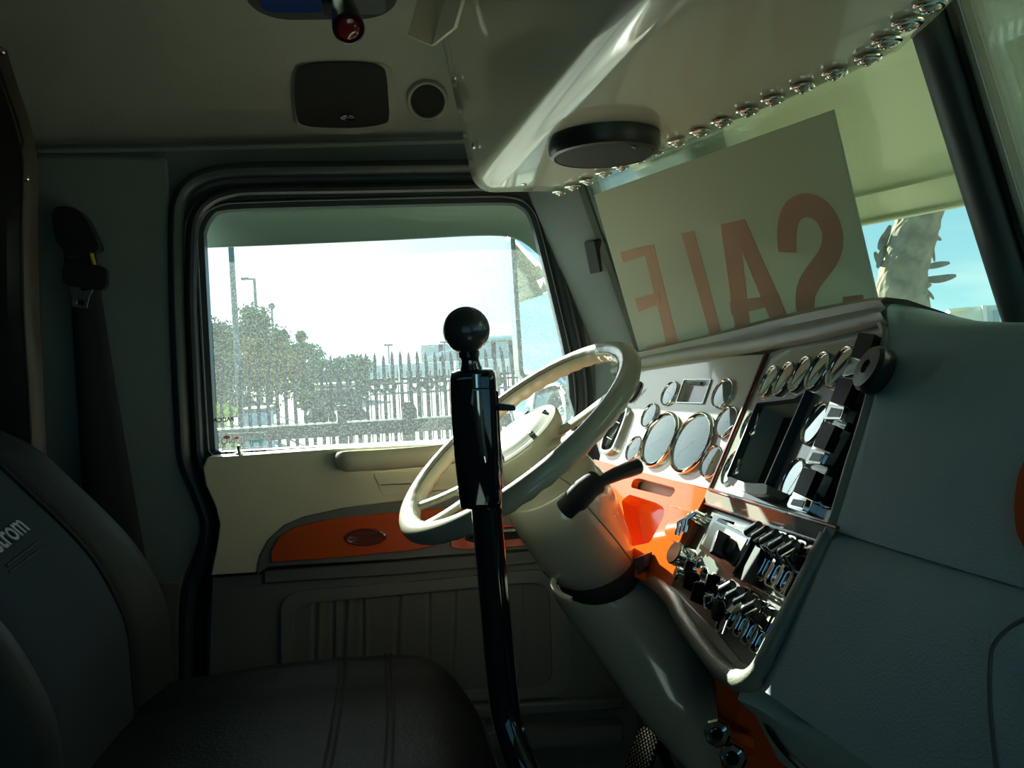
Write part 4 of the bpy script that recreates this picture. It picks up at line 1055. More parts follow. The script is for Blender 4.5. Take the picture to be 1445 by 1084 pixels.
# spokes: four arms in two pairs
HUBZ = -0.035
for a in (math.radians(74), math.radians(104), math.radians(205), math.radians(232)):
    bm = bmesh.new(); pts = [wp(0.05, a, HUBZ+0.01), wp(0.10, a, HUBZ+0.012), wp(0.17, a, -0.012), wp(RW-0.008, a, 0)]
    tube(bm, smooth_path(pts, 4), 0.012, 12, up=wn, flat=0.5); obj('spoke', bm, ivory, wheel)
HM = Matrix((ua, ub, wn)).transposed().to_4x4(); HM.translation = WC
bm = bmesh.new(); lathe(bm, [(0.055,-0.075),(0.062,-0.06),(0.072,-0.035),(0.080,-0.015),(0.082,-0.004),(0.080,0.002),(0.074,0.004)], 48, HM); obj('hub', bm, ivory, wheel)
bm = bmesh.new(); lathe(bm, [(0.0,0.012),(0.045,0.011),(0.060,0.008),(0.068,0.004),(0.074,0.0035),(0.074,-0.01)], 48, HM); obj('horn_pad', bm, white, wheel, label='round white horn pad with screws')
for k in range(6):
    a = 2*PI*k/6+0.3; bm = bmesh.new(); lathe(bm, [(0,0.0015),(0.003,0.001),(0.0045,0),(0.0045,-0.003)], 12, HM @ Matrix.Translation((0.062*math.cos(a), 0.062*math.sin(a), 0.009))); obj('screw', bm, darkchr, wheel)

col = root('steering_column', P(800,760,1.33), 'cream glossy steering column cover with black stalk and lower shroud', 'steering column')
def ell_tube(name, stations, m_, parent, seg=32, sub=0, **kw):
    """stations: (left_px, right_px, depth, squash) -> rings across the view"""
    bm = bmesh.new(); rings = []
    cs = [((P(*l, d)+P(*r, d))*0.5) for l, r, d, q in stations]
    for i, (l, r, d, q) in enumerate(stations):
        Lp, Rp = P(*l, d), P(*r, d); c = (Lp+Rp)*0.5; u = (Rp-Lp)*0.5
        t = (cs[min(i+1, len(cs)-1)]-cs[max(i-1, 0)]).normalized()
        v = t.cross(u).normalized()*u.length*q
        rings.append([c+u*math.cos(2*PI*k/seg)+v*math.sin(2*PI*k/seg) for k in range(seg)])
    # smooth between stations
    out = []
    n = len(rings)
    cols_ = [smooth_path([rings[i][k] for i in range(n)], 5) for k in range(seg)]
    out = [[cols_[k][i] for k in range(seg)] for i in range(len(cols_[0]))]
    loft(bm, out); return obj(name, bm, m_, parent, **kw)
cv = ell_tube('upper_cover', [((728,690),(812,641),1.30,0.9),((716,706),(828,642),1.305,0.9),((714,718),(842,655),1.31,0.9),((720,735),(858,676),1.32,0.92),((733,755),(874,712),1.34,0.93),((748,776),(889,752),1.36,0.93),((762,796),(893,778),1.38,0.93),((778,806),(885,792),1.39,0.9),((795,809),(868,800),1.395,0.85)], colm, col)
# parting line
bm = bmesh.new(); tube(bm, smooth_path([P(779,669,1.215), P(795,677,1.215), P(808,688,1.215), P(835,722,1.225), P(866,758,1.24), P(892,793,1.29)], 4), 0.0014, 6); obj('seam', bm, doorg2, cv)
# stalk
bm = bmesh.new(); tube(bm, smooth_path([P(797,720,1.17), P(812,706,1.165), P(829,689,1.17), P(843,679,1.18)], 4), [0.016]*4+[0.019]*4+[0.018]*4+[0.013], 16); sk = obj('stalk_base', bm, blackm, col)
bm = bmesh.new(); tube(bm, smooth_path([P(835,686,1.18), P(855,676,1.19), P(875,667,1.20), P(892,661,1.21), P(904,657,1.215)], 3), [0.008,0.0085,0.009,0.0095,0.010,0.0105,0.011,0.0115,0.012,0.012,0.012,0.0118,0.009], 14); obj('stalk_arm', bm, blackp, col)
# boot
ell_tube('boot', [((786,806),(880,775),1.36,0.9),((784,812),(898,790),1.37,0.9),((787,822),(902,800),1.38,0.9),((795,832),(893,812),1.39,0.88),((806,841),(886,822),1.40,0.85)], blackm, col)
fplate_pts = [(893,790),(908,784),(911,800),(900,812)]
bm = bmesh.new(); q = [P(x, y, 1.30) for x, y in fplate_pts]; loft(bm, [q, [p+V((0.02,0.02,0)) for p in q]]); obj('bracket', bm, blackm, col, sharp=20)
# lower shroud
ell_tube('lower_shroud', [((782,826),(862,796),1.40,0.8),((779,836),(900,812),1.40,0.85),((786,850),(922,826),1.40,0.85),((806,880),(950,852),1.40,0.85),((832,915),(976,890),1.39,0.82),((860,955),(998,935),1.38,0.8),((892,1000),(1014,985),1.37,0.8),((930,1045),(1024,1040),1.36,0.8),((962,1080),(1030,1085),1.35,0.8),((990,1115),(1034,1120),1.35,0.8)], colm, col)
bm = bmesh.new(); tube(bm, smooth_path([P(784,812,1.33), P(781,825,1.32), P(790,838,1.30), P(806,846,1.29)], 5), 0.005, 10); obj('collar', bm, creamg, col)

# pedal with diamond studs
ped = root('accelerator_pedal', P(905,1070,1.60), 'metal accelerator pedal with diamond studs at the bottom of the footwell', 'pedal')
PdF = Frame(P(908,1050,1.60), V((0.5,-0.8,0)), V((0.5,0.25,0.8)))
pq = [(906,1020),(934,1036),(925,1060),(912,1100),(876,1100),(890,1055)]
fplate('plate', PdF, pq, -0.008, 0.0, darkchr, ped, bev=0.001, off=0.0)
bm = bmesh.new(); cpoly = [PdF.lp(*p) for p in pq]
def inside(p, poly):
    c = False
    for i in range(len(poly)):
        a, b = poly[i-1], poly[i]
        if (a.y > p.y) != (b.y > p.y) and p.x < (b.x-a.x)*(p.y-a.y)/(b.y-a.y)+a.x: c = not c
    return c
st_ = 0.0085
for i in range(-16, 16):
    for j in range(-16, 16):
        q = V(((i+j)*st_/2*1.0, (i-j)*st_/2*1.25))
        if inside(q, cpoly):
            vs = [bm.verts.new(PdF.w(q.x+dx*st_*.46, q.y+dy*st_*.58, 0.0005)) for dx, dy in ((1,0),(0,1),(-1,0),(0,-1))]
            t = bm.verts.new(PdF.w(q.x, q.y, 0.0045))
            for k in range(4): bm.faces.new((vs[k], vs[(k+1) % 4], t))
obj('studs', bm, chrome, ped, sharp=10, kind='stuff')
bm = bmesh.new(); tube(bm, [P(925,1035,1.62), P(960,1120,1.75)], 0.012, 8); obj('arm', bm, blackp, ped)

# ================================================================== GEAR SHIFTER
gs = root('gear_lever', P(690,900,0.98), 'tall black gear lever with a dark ball knob in front of the driver seat', 'gear lever')
bc = P(658,466,0.96); R_b = 33.3/FOC*0.96
bm = bmesh.new(); bmesh.ops.create_uvsphere(bm, u_segments=48, v_segments=32, radius=R_b); bmesh.ops.translate(bm, verts=bm.verts, vec=bc); obj('ball_knob', bm, mat('knob_dark', (0.035,0.036,0.038), 0.28, coat=0.4), gs)
upv = (P(658,466,0.96)-P(664,520,0.965)).normalized()
Q = upv.to_track_quat('Z','Y').to_matrix().to_4x4(); Q.translation = P(665,524,0.965)
bm = bmesh.new(); lathe(bm, [(0.0145,-0.004),(0.0135,0.002),(0.0115,0.008),(0.0105,0.014),(0.0115,0.018),(0.0125,0.026),(0.012,0.030),(0.010,0.033)], 24, Q); obj('neck', bm, blackg, gs)
bm = bmesh.new(); lathe(bm, [(0.0128,0.0175),(0.0128,0.025),(0.0118,0.0255),(0.0118,0.017)], 6, Q, close=True); obj('lock_nut', bm, darkchr, gs)
# valve body: tall tapered block, frame along the lever
GF = Frame(P(672,620,0.975), _R.copy(), P(667,524,0.968)-P(679,712,0.985))
def gl(pts, z): return [GF.lp(x, y, z) for x, y in pts]
bm = bmesh.new()
bo = [(636,532),(641,525),(655,521),(690,520),(697,524),(700,533),(704,600),(709,705),(705,712),(690,714),(655,714),(650,708),(643,650),(638,590)]
bol = smooth_path(gl(bo, 0.0), 2, True)
for z0, s in ((0.024,-0.006),(0.020,-0.0015),(0.010,0.0),(-0.012,0.0),(-0.022,-0.002),(-0.026,-0.007)): pass
rings = [[GF.w(p.x, p.y, z) for p in offs(bol, s)] for z, s in ((0.026,-0.008),(0.0245,-0.004),(0.020,-0.001),(0.012,0.0),(-0.012,0.0),(-0.022,-0.002),(-0.026,-0.007))]
loft(bm, rings); vb = obj('valve_body', bm, blackg, gs, sharp=60)
bm = bmesh.new(); tube(bm, [GF.hit(672,528,0.021), GF.hit(673,547,0.022)], 0.0065, 14); obj('chrome_insert', bm, chrome, vb)
bm = bmesh.new(); tube(bm, smooth_path([GF.hit(674,551,0.021), GF.hit(677,600,0.023), GF.hit(683,645,0.022), GF.hit(690,668,0.018)], 4), [0.0068]*5+[0.006]*4+[0.0045]*3+[0.002], 14); obj('chrome_insert', bm, chrome, vb)
bm = bmesh.new(); tube(bm, [GF.hit(692,552,0.012), GF.hit(700,690,0.012)], 0.0095, 14); obj('side_tube', bm, blackg, vb)
bm = bmesh.new(); tube(bm, [GF.hit(640,549,0.0262), GF.hit(699,548,0.0262)], 0.0008, 6); obj('groove', bm, darkchr, vb)
fplate('side_latch', GF, [(699,571),(703,569),(725,573),(728,576),(727,580),(704,580),(699,584)], -0.004, 0.008, blackp, vb, bev=0.0015)
fplate('label_mark', GF, [(687,700),(690,700),(690,708),(687,708)], 0.026, 0.0266, satin, vb)
fplate('neck_mark', GF, [(661.5,509),(665.5,509),(665.5,513),(661.5,513)], 0.012, 0.0135, satin, gs)
# lower tube
pth = smooth_path([P(684,700,0.985), P(689,760,0.985), P(697,850,0.985), P(705,940,0.985), P(712,1000,0.98), P(722,1040,0.97), P(742,1090,0.95), P(775,1150,0.93)], 6)
bm = bmesh.new(); tube(bm, pth, 0.0175, 20); obj('lever_tube', bm, blackg, gs)
bm = bmesh.new(); tube(bm, [p+_R*0.0155-_F*0.008 for p in pth[:-3]], 0.004, 8); obj('air_line', bm, blackg, gs)
# foot down to the floor behind the frame edge
e = pth[-1]; bm = bmesh.new(); tube(bm, smooth_path([e, e+V((0.03,-0.01,-0.06)), V((e.x+0.07, e.y-0.02, 1.55)), V((e.x+0.07, e.y-0.02, 1.30))], 5), 0.017, 16); obj('lever_tube', bm, blackg, gs)
bm = bmesh.new(); lathe(bm, [(0.10,0),(0.095,0.02),(0.075,0.05),(0.06,0.09),(0.045,0.12),(0.03,0.16),(0.018,0.17)], 32, Matrix.Translation((e.x+0.07, e.y-0.02, 1.296))); obj('boot', bm, blackm, gs)

# ================================================================== DRIVER'S SEAT
seat = root('driver_seat', V((-0.2,1.3,1.30)), 'dark leather driver seat with grey fabric centre, reclined at the lower left', 'seat')
# backrest: rows up the recline, columns across (Y)
y0, y1 = 1.02, 1.60
def srow(px_far, py_far, w0, w1, z_c):
    pass
# far-side silhouette traced on the plane Y = 1.56
fs = [(250,1000),(243,930),(238,872),(225,830),(192,772),(150,725),(105,682),(62,642),(30,622),(-20,600),(-80,575)]
sil = [hY(x, y, 1.56) for x, y in fs]
bm = bmesh.new(); rows = []
for p in smooth_path(sil, 3):
    row = []
    # recline direction approx; front face profile across the width
    for t, dx in ((0.0,-0.10),(0.0,-0.05),(0.02,-0.012),(0.06,0.0),(0.11,-0.004),(0.17,-0.03),(0.20,-0.045),(0.23,-0.038),(0.36,-0.045),(0.50,-0.048),(0.64,-0.045),(0.77,-0.038),(0.80,-0.045),(0.83,-0.03),(0.89,-0.004),(0.94,0.0),(0.98,-0.012),(1.0,-0.05),(1.0,-0.10)):
        row.append(V((p.x+dx*1.15, 1.60-0.58*t, p.z-(0.0 if dx > -0.06 else 0.02))))
    rows.append(row)
# split into far bolster, centre panel, near bolster
def cols_of(a, b): return [r[a:b] for r in rows]
for nm, a, b, m_, lb in (('side_bolster',0,7,bolster,None),('backrest_centre',6,13,seatfab,'grey fabric backrest centre with stitched lettering'),('side_bolster',12,19,bolster,None)):
    bm = bmesh.new(); grid(bm, cols_of(a, b)); o = obj(nm, bm, m_, seat, label=lb, sharp=70)
    s = o.modifiers.new('s', 'SOLIDIFY'); s.thickness = 0.02; s.offset = -1
bm = bmesh.new()   # back shell
grid(bm, [[V((r[0].x-0.02, r[0].y, r[0].z)), V((r[0].x-0.10, r[0].y-0.05, r[0].z)), V((r[-1].x-0.10, r[-1].y+0.05, r[-1].z)), V((r[-1].x-0.02, r[-1].y, r[-1].z))] for r in rows]); obj('back_shell', bm, blackp, seat)
for t_i in (6, 12):
    bm = bmesh.new(); tube(bm, [r[t_i]+V((0.004,0,0.002)) for r in rows], 0.004, 8); obj('piping', bm, blackm, seat)
# cross seams of the centre fabric and lettering
CFm = Frame(hY(60,760,1.31), V((0,1,0)), rows[20][9]-rows[14][9])
def on_back(px, py, lift=0.002):
    # ray against the centre strip, found by marching
    r_ = ray(px, py); best = None
    for k in range(400):
        d = 0.8+k*0.0025; p = CAM+r_*d
        for i in range(len(rows)-1):
            a, b = rows[i][9], rows[i+1][9]
            if (a.z-p.z)*(b.z-p.z) <= 0 and abs(a.z-b.z) > 1e-6:
                x = a.x+(b.x-a.x)*(p.z-a.z)/(b.z-a.z)
                if p.x <= x+lift: return p
    return P(px, py, 1.45)
for q in ([(-12,683),(20,664)], [(-12,692),(25,672)], [(8,800),(70,752)], [(12,809),(76,762)]):
    a, b = on_back(*q[0]), on_back(*q[1]); bm = bmesh.new(); tube(bm, [a.lerp(b, i/6) for i in range(7)], 0.003, 6); obj('cross_seam', bm, blackm, seat)
pa, pb = on_back(-10,772), on_back(35,738); updir = (on_back(5,720)-on_back(22,758)).normalized(); rt = (pb-pa).normalized()
nn = rt.cross(updir).normalized(); nn = nn if nn.dot(CAM-pa) > 0 else -nn; updir = nn.cross(rt)
cen = on_back(-3,764)
Mx = Matrix((rt, updir, nn)).transposed().to_4x4(); Mx.translation = cen+nn*0.004
link('lettering', text_mesh('Bostrom', 0.052, 0.001, False, 0.0005, thread), seat, Mx)
# cushion: outline from above with crowned top
bm = bmesh.new(); N1, N2 = 30, 26; rows2 = []
def cz(u, v):  # u along X 0..1 (rear->front), v across 0..1
    z = 1.755+0.025*math.sin(PI*u*0.9)
    z += 0.035*(max(0, abs(v-0.5)*2-0.62)/0.38)**0.8*(1-u*0.25) if abs(v-0.5)*2 > 0.62 else 0
    z -= 0.11*max(0, (u-0.80)/0.20)**2.2
    z -= 0.10*max(0, (abs(v-0.5)*2-0.86)/0.14)**2
    return z
for i in range(N1+1):
    u = i/N1; row = []
    for j in range(N2+1):
        v = j/N2; wy = 0.275-0.04*max(0, (u-0.75)/0.25)**2
        x = -0.50+0.62*u+0.03*math.sin(PI*v)*max(0, u-0.5)
        row.append(V((x, 1.31+(v-0.5)*2*wy, cz(u, v))))
    rows2.append(row)
def sub_rows(a, b): return [r[a:b] for r in rows2]
def urow(px, py):
    x = hZ(px, py, 1.78).x
    return min(range(N1+1), key=lambda i: abs(rows2[i][13].x-x))
ca, cb = urow(468, 1040), urow(545, 1040)
cuts = [0, max(4, ca-8), ca, cb, N1]
for a, b in zip(cuts, cuts[1:]):
    bm = bmesh.new(); grid(bm, rows2[a:b+1]); o = obj('cushion_panel', bm, leather, seat, sharp=80)
for c_ in cuts[2:-1]:
    for dx in (-0.005, 0.005):
        bm = bmesh.new(); tube(bm, [p+V((dx, 0, 0.001)) for p in rows2[c_]], 0.0025, 6); obj('cushion_seam', bm, blackm, seat)
bm = bmesh.new(); peri = [r[0] for r in rows2]+rows2[-1][1:]+[r[-1] for r in rows2[::-1]][1:]
grid(bm, [peri, [p+V((0,0,-0.03)) for p in peri], [V((p.x*0.97, 1.31+(p.y-1.31)*0.97, p.z-0.10)) for p in peri]]); obj('cushion_side', bm, leather, seat)
bm = bmesh.new(); tube(bm, [p+V((0,0,-0.002)) for p in peri], 0.004, 8); obj('cushion_piping', bm, blackm, seat)
bm = bmesh.new(); box(bm, (-0.2,1.31,1.62), (0.5,0.44,0.06)); obj('seat_pan', bm, blackp, seat, bev=0.01)
bm = bmesh.new(); lathe(bm, [(0.20,0),(0.19,0.03),(0.13,0.06),(0.12,0.20),(0.17,0.26),(0.2,0.30)], 24, Matrix.Translation((-0.2,1.31,1.296))); obj('seat_base', bm, blackp, seat)

# ================================================================== SALE SIGN behind the windscreen
SG = Frame(WF.o-WF.a*0+WF.n*0.012, WF.a, WF.b)
sgn = root('sale_sign', SG.hit(1040,340), 'pale sale sign with faded red letters seen from behind, leaning on the windscreen', 'sign')
tl, tr_ = SG.lp(838,275), SG.lp(1175,155)
dx_ = (tr_-tl).normalized(); dy_ = V((dx_.y, -dx_.x)); dy_ = dy_ if dy_.y < 0 else -dy_
H_ = 0.355
bm = bmesh.new(); plate(bm, [[tl, tr_, tr_+dy_*H_, tl+dy_*H_]], SG.w, -0.004, 0.0); obj('board', bm, signm, sgn, bev=0.0005)
def z8(l): return [(820+x/3.44, 240+y/3.44) for x, y in l]
def strip(pts, wd):
    out_l, out_r = [], []
    for i, p in enumerate(pts):
        t = (pts[min(i+1, len(pts)-1)]-pts[max(i-1, 0)]).normalized(); n_ = V((-t.y, t.x)); out_l.append(p+n_*wd/2); out_r.append(p-n_*wd/2)
    return out_l+out_r[::-1]
letters = {
 'e': [[(300,372),(352,360),(480,875),(425,885),(410,880)][:4], [(190,400),(335,364),(345,405),(205,450)], [(262,625),(380,592),(390,648),(280,690)], [(318,855),(470,820),(482,880),(325,918)]],
 'l': [[(487,308),(548,295),(695,840),(640,850)], [(512,842),(680,795),(690,850),(515,885)]],
 'a': [[(678,265),(735,252),(772,300),(825,800),(755,820)], [(725,254),(795,238),(1030,770),(945,790)], [(722,640),(960,600),(975,650),(730,705)]],
}
for nm, polys in letters.items():
    bm = bmesh.new()
    for i, pg in enumerate(polys): plate(bm, [[SG.lp(*p) for p in z8(pg)]], SG.w, 0.0, 0.0006+0.0002*i)
    obj('letter', bm, signr, sgn, sharp=10)
sp_ = z8([(1003,400),(998,350),(1000,280),(1018,215),(1060,178),(1115,175),(1170,205),(1208,265),(1222,335),(1205,410),(1165,470),(1120,530),(1092,590),(1088,660),(1105,725),(1150,775),(1210,785),(1270,750),(1310,700),(1322,640),(1318,610)])
sp_ = smooth_path([SG.lp(*p) for p in sp_], 3)
bm = bmesh.new(); plate(bm, [strip(sp_, 0.036)], SG.w, 0.0, 0.0008); obj('letter', bm, signr, sgn, sharp=10)

# ================================================================== OUTSIDE THE CAB (fixed to the truck)
visor = root('outer_sun_visor', V((1.0,1.2,2.75)), 'cream painted sun visor outside above the windscreen', 'sun visor')
def vis(f_, nm):
    bm = bmesh.new(); rows = []
    for y in (1.78, 1.5, 1.2, 0.905):
        top = wpt(y, 2.80)+V((0.02,0,0))
        n_ = V((0.942,0.335,0))
        rows.append([f_(p) for p in [top, top+n_*0.12+V((0,0,0.02)), top+n_*0.24+V((0,0,-0.03)), top+n_*0.35+V((0,0,-0.14)), top+n_*0.372+V((0,0,-0.185)), top+n_*0.362+V((0,0,-0.19)), top+n_*0.388+V((0,0,-0.232)), top+n_*0.375+V((0,0,-0.24))]])
    grid(bm, rows); o = obj(nm, bm, visorm, visor, sharp=50); s = o.modifiers.new('s','SOLIDIFY'); s.thickness = 0.006
vis(lambda p: p, 'visor_half'); vis(mirY, 'visor_half')
dv = root('door_window_visor', hY(500,310,1.93), 'cream visor strip, shade painted in as grey green, outside along the top of the driver window', 'visor')
bm = bmesh.new(); rows = []
vt_ = [(265,255),(400,255),(560,252),(690,250),(760,255),(790,270)]
vb_ = [(268,351),(400,346),(560,339),(690,333),(735,341),(772,372)]
for a, b in zip(smooth_path([V(p) for p in vt_], 4), smooth_path([V(p) for p in vb_], 4)):
    rows.append([hY(a.x, a.y, 1.895), hY(a.x*.5+b.x*.5, (a.y+b.y)/2, 1.93), hY(b.x, b.y-4, 1.965), hY(b.x, b.y, 1.963)])
grid(bm, rows); o = obj('visor_strip', bm, visord, dv, sharp=50); s = o.modifiers.new('s','SOLIDIFY'); s.thickness = 0.003
# side mirror: tall rectangular glass on a post with a round convex mirror beneath
sm_ = root('side_mirror', hY(760,430,2.35), 'tall rectangular truck side mirror with a round convex mirror beneath, outside the driver window', 'mirror')
MF = Frame(hY(765,440,2.30), V((0.92,0.18,0)), V((0,0,1)))
ml = [(721,325),(905,325),(905,535),(742,537),(734,528)]
mlp = roundloop([MF.lp(*p) for p in ml], 0.03, 5)
bm = bmesh.new(); plate(bm, [mlp], MF.w, -0.05, -0.004); obj('housing', bm, satin, sm_, bev=0.01)
bm = bmesh.new(); plate(bm, [offs(mlp, -0.010)], MF.w, -0.003, 0.001); obj('mirror_glass', bm, mirrorm, sm_, sharp=10)
bm = bmesh.new(); tube(bm, [MF.w(p.x, p.y, 0.0) for p in offs(mlp, -0.004)], 0.0065, 8, closed=True); obj('mirror_frame', bm, rubber, sm_)
Q = V((-0.5,-0.75,0.1)).to_track_quat('Z','Y').to_matrix().to_4x4(); Q.translation = hY(765,575,2.28)
bm = bmesh.new(); lathe(bm, [(0,0.030),(0.04,0.027),(0.075,0.018),(0.092,0.006)], 48, Q); rm = obj('convex_mirror', bm, mirrorm, sm_)
bm = bmesh.new(); lathe(bm, [(0.088,0.008),(0.096,0.008),(0.102,0.0),(0.098,-0.02),(0.06,-0.055),(0,-0.065)], 48, Q); obj('shell', bm, chrome, rm)
bm = bmesh.new(); tube(bm, [hY(812,700,1.95), hY(800,600,2.33), hY(800,540,2.33)], 0.012, 10); obj('bracket', bm, chrome, sm_)
bm = bmesh.new(); tube(bm, smooth_path([hY(735,622,2.05), hY(745,575,2.28), hY(735,548,2.33)], 5), 0.006, 8); obj('bracket', bm, chrome, sm_)

# ================================================================== YARD
gnd = struct('ground')
bm = bmesh.new(); s_ = 160
q = [V((-s_,2.2,0)),V((s_,2.2,0)),V((s_,s_*1.6,0)),V((-s_,s_*1.6,0))]
vs = [bm.verts.new(p) for p in (V((-s_,-40,0)),V((s_,-40,0)),V((s_,260,0)),V((-s_,260,0)))]; bm.faces.new(vs); obj('yard', bm, asph, gnd)
bm = bmesh.new(); box(bm, (0,21,0.01), (120,7,0.02)); obj('road', bm, mat('road_grey', (0.36,0.35,0.30), 0.9, var=0.06), gnd)
bm = bmesh.new(); box(bm, (0,17,0.05), (120,0.3,0.12)); obj('kerb', bm, mat('kerb_grey', (0.5,0.49,0.44), 0.9), gnd)
# palisade fence
YF = 11.0
fz = lambda py, px=450, y=YF: hY(px, py, y).z
fence = root('palisade_fence', V((0,YF,0)), 'grey steel palisade fence with curved spear tops beyond the driver window', 'fence')
TOPZ = fz(503); RAILZ = fz(608); SPF = 0.1165
bm = bmesh.new()
def picket(bent):
    bm = bmesh.new(); w_ = 0.024
    prof = [(0.0,0.0),(0.0,TOPZ-0.62),(0.03,TOPZ-0.42),(0.10,TOPZ-0.22),(0.21,TOPZ-0.09),(0.26,TOPZ-0.04),(0.30,TOPZ+0.02)]
    ww = [1,1,1,1,0.95,0.7,0.05]
    rings = [[V((-w_*k, y*bent, z)), V((-w_*k*0.4, y*bent+0.010*k, z)), V((w_*k*0.4, y*bent+0.010*k, z)), V((w_*k, y*bent, z)), V((w_*k*0.4, y*bent+0.004, z)), V((-w_*k*0.4, y*bent+0.004, z))] for (y, z), k in zip(prof, ww)]
    loft(bm, rings); return mesh(bm, fencem, 30, 'picket')
PK = [picket(1.0), picket(1.35), picket(0.8)]
x = -6.0; i = 0
while x < 3.8:
    random_h = random.uniform(-0.03, 0.03)
    link('picket', PK[(i*7) % 3], fence, Matrix.Translation((x+random.uniform(-.006,.006), YF, random_h)))
    x += SPF; i += 1
for z_, h_ in ((RAILZ, 0.17), (0.30, 0.08)):
    bm = bmesh.new(); box(bm, (-1, YF-0.035, z_), (12, 0.05, h_)); obj('rail', bm, fencem, fence)
bm = bmesh.new(); box(bm, (-1, YF-0.045, RAILZ+0.10), (12, 0.07, 0.02)); obj('rail_cap', bm, satin, fence)
for px in (484, 578):
    xx = hY(px, 600, YF).x; bm = bmesh.new(); box(bm, (xx, YF-0.08, 0.9), (0.12,0.08,1.8)); obj('post', bm, fencem, fence)
bm = bmesh.new(); lathe(bm, [(0,0.16),(0.07,0.13),(0.10,0.06),(0.10,-0.05),(0,-0.05)], 12, Matrix.Translation(hY(578,585,YF-0.1))); obj('post_cap', bm, fencem, fence)
# second fence across the road
YG = 24.0
f2 = root('far_railing', V((4,YG,0)), 'thin grey railing on the far side of the road', 'fence')
bm = bmesh.new(); zt = hY(650,520,YG).z; zb = 0.0
x = -2.0
while x < 9.5:
    box(bm, (x, YG, (zt+zb)/2), (0.035,0.03,zt-zb)); x += 0.135
obj('bars', bm, fencem, f2, kind='stuff', sharp=20)
for z_ in (zt-0.35, 0.35):
    bm = bmesh.new(); box(bm, (3.7, YG-0.02, z_), (11.6,0.04,0.06)); obj('rail', bm, fencem, f2)
# lamp posts
def lamp_post(x0, y0, ztop, r, label, arm=None, name='lamp_post'):
    t = root(name, V((x0, y0, 0)), label, 'lamp post')
    bm = bmesh.new(); tube(bm, [V((x0,y0,0)), V((x0,y0,1.2)), V((x0,y0,ztop))], [r*1.5, r*1.2, r*0.75], 12); obj('pole', bm, polem, t)
    if arm:
        bm = bmesh.new(); tube(bm, [V((x0,y0,ztop-0.02)), V((x0+arm,y0,ztop))], r*0.5, 8); obj('arm', bm, polem, t)
        bm = bmesh.new(); box(bm, (x0+arm, y0, ztop), (abs(arm)*0.8, 0.25, 0.10)); obj('lamp_head', bm, polem, t, bev=0.02)
    return t
p = hY(336,520,16); lamp_post(p.x, 16, 9.0, 0.052, 'tall grey lamp post nearest the fence at the left of the window')
p = hY(365,500,33); lamp_post(p.x, 33, hY(362,393,33).z, 0.07, 'grey lamp post with a short arm behind the tree', -0.35)
p = hY(386,480,40); t = lamp_post(p.x, 40, hY(385,432,40).z, 0.06, 'thin distant lamp post with a globe head right of the tree top')
bm = bmesh.new(); bmesh.ops.create_uvsphere(bm, u_segments=12, v_segments=8, radius=0.16); bmesh.ops.translate(bm, verts=bm.verts, vec=(p.x,40,hY(385,432,40).z)); obj('globe', bm, polem, t)
for k, (px, py) in enumerate(((548,487),(627,483),(779,462))):
    y_ = 95; p = hY(px, py, y_); t = root('yard_light_mast', V((p.x, y_, 0)), ['distant thin light mast above the left trailers','distant thin light mast near the black ball knob','distant light mast above the grey warehouse'][k], 'light mast')
    bm = bmesh.new(); tube(bm, [V((p.x,y_,0)), V((p.x,y_,p.z))], 0.09, 6); obj('pole', bm, polem, t)
    bm = bmesh.new(); box(bm, (p.x, y_, p.z), (1.0,0.2,0.2)); obj('lamp_head', bm, polem, t)

# trees
def leaves(name, parent, blobs, n, size, m_, seed):
    rng = random.Random(seed); vs = []; fs_ = []
    for _ in range(n):
        c, r = rng.choice(blobs)
        q = V((rng.gauss(0,0.48), rng.gauss(0,0.48), rng.gauss(0,0.48)))
        p = c+V((q.x*r[0], q.y*r[1], q.z*r[2]))
        a = V((rng.gauss(0,1), rng.gauss(0,1), rng.gauss(0,1))).normalized(); b = a.orthogonal().normalized()
        s = size*rng.uniform(0.6,1.4); i0 = len(vs)
        vs += [p-a*s, p+b*s*0.5, p+a*s, p-b*s*0.5]; fs_.append((i0,i0+1,i0+2,i0+3))
    me = bpy.data.meshes.new(name); me.from_pydata([tuple(v) for v in vs], [], fs_); me.materials.append(m_)
    return link(name, me, parent, kind='stuff')
def tree(px, y_, label, blobs_px, n, size, m_, seed, trunk_r=0.12, extra=None):
    b = hY(px, 590, y_); t = root('tree', V((b.x, y_, 0)), label, 'tree')
    blobs = []
    for (bx, by, rx, ry) in blobs_px:
        c = hY(bx, by, y_+random.Random(seed+bx).uniform(-.6,.6)); k = y_/FOC; blobs.append((c, (rx*k, rx*k, ry*k)))
    top = max(c.z for c, r in blobs)
    bm = bmesh.new(); tube(bm, [V((b.x,y_,0)), V((b.x+0.05,y_,top*0.5)), V((b.x-0.05,y_,top))], [trunk_r,trunk_r*.8,trunk_r*.3], 8); obj('trunk', bm, treebk, t)
    for i, (c, r) in enumerate(blobs[:8]):
        bm = bmesh.new(); s0 = V((b.x, y_, max(0.8, c.z-1.0))); tube(bm, [s0, s0.lerp(c, .6)+V((0,0,.1)), c], [0.045,0.03,0.012], 6); obj('branch', bm, treebk, t)
    leaves('foliage', t, blobs, n, size, m_, seed)
    if extra:
        bl = []
        for (bx, by, rx, ry) in extra: c = hY(bx, by, y_-0.8); k = y_/FOC; bl.append((c, (rx*k, rx*k, ry*k)))
        o = leaves('autumn_foliage', t, bl, n//3, size, leafo, seed+5); o['label'] = 'orange brown autumn leaves low in the crown'
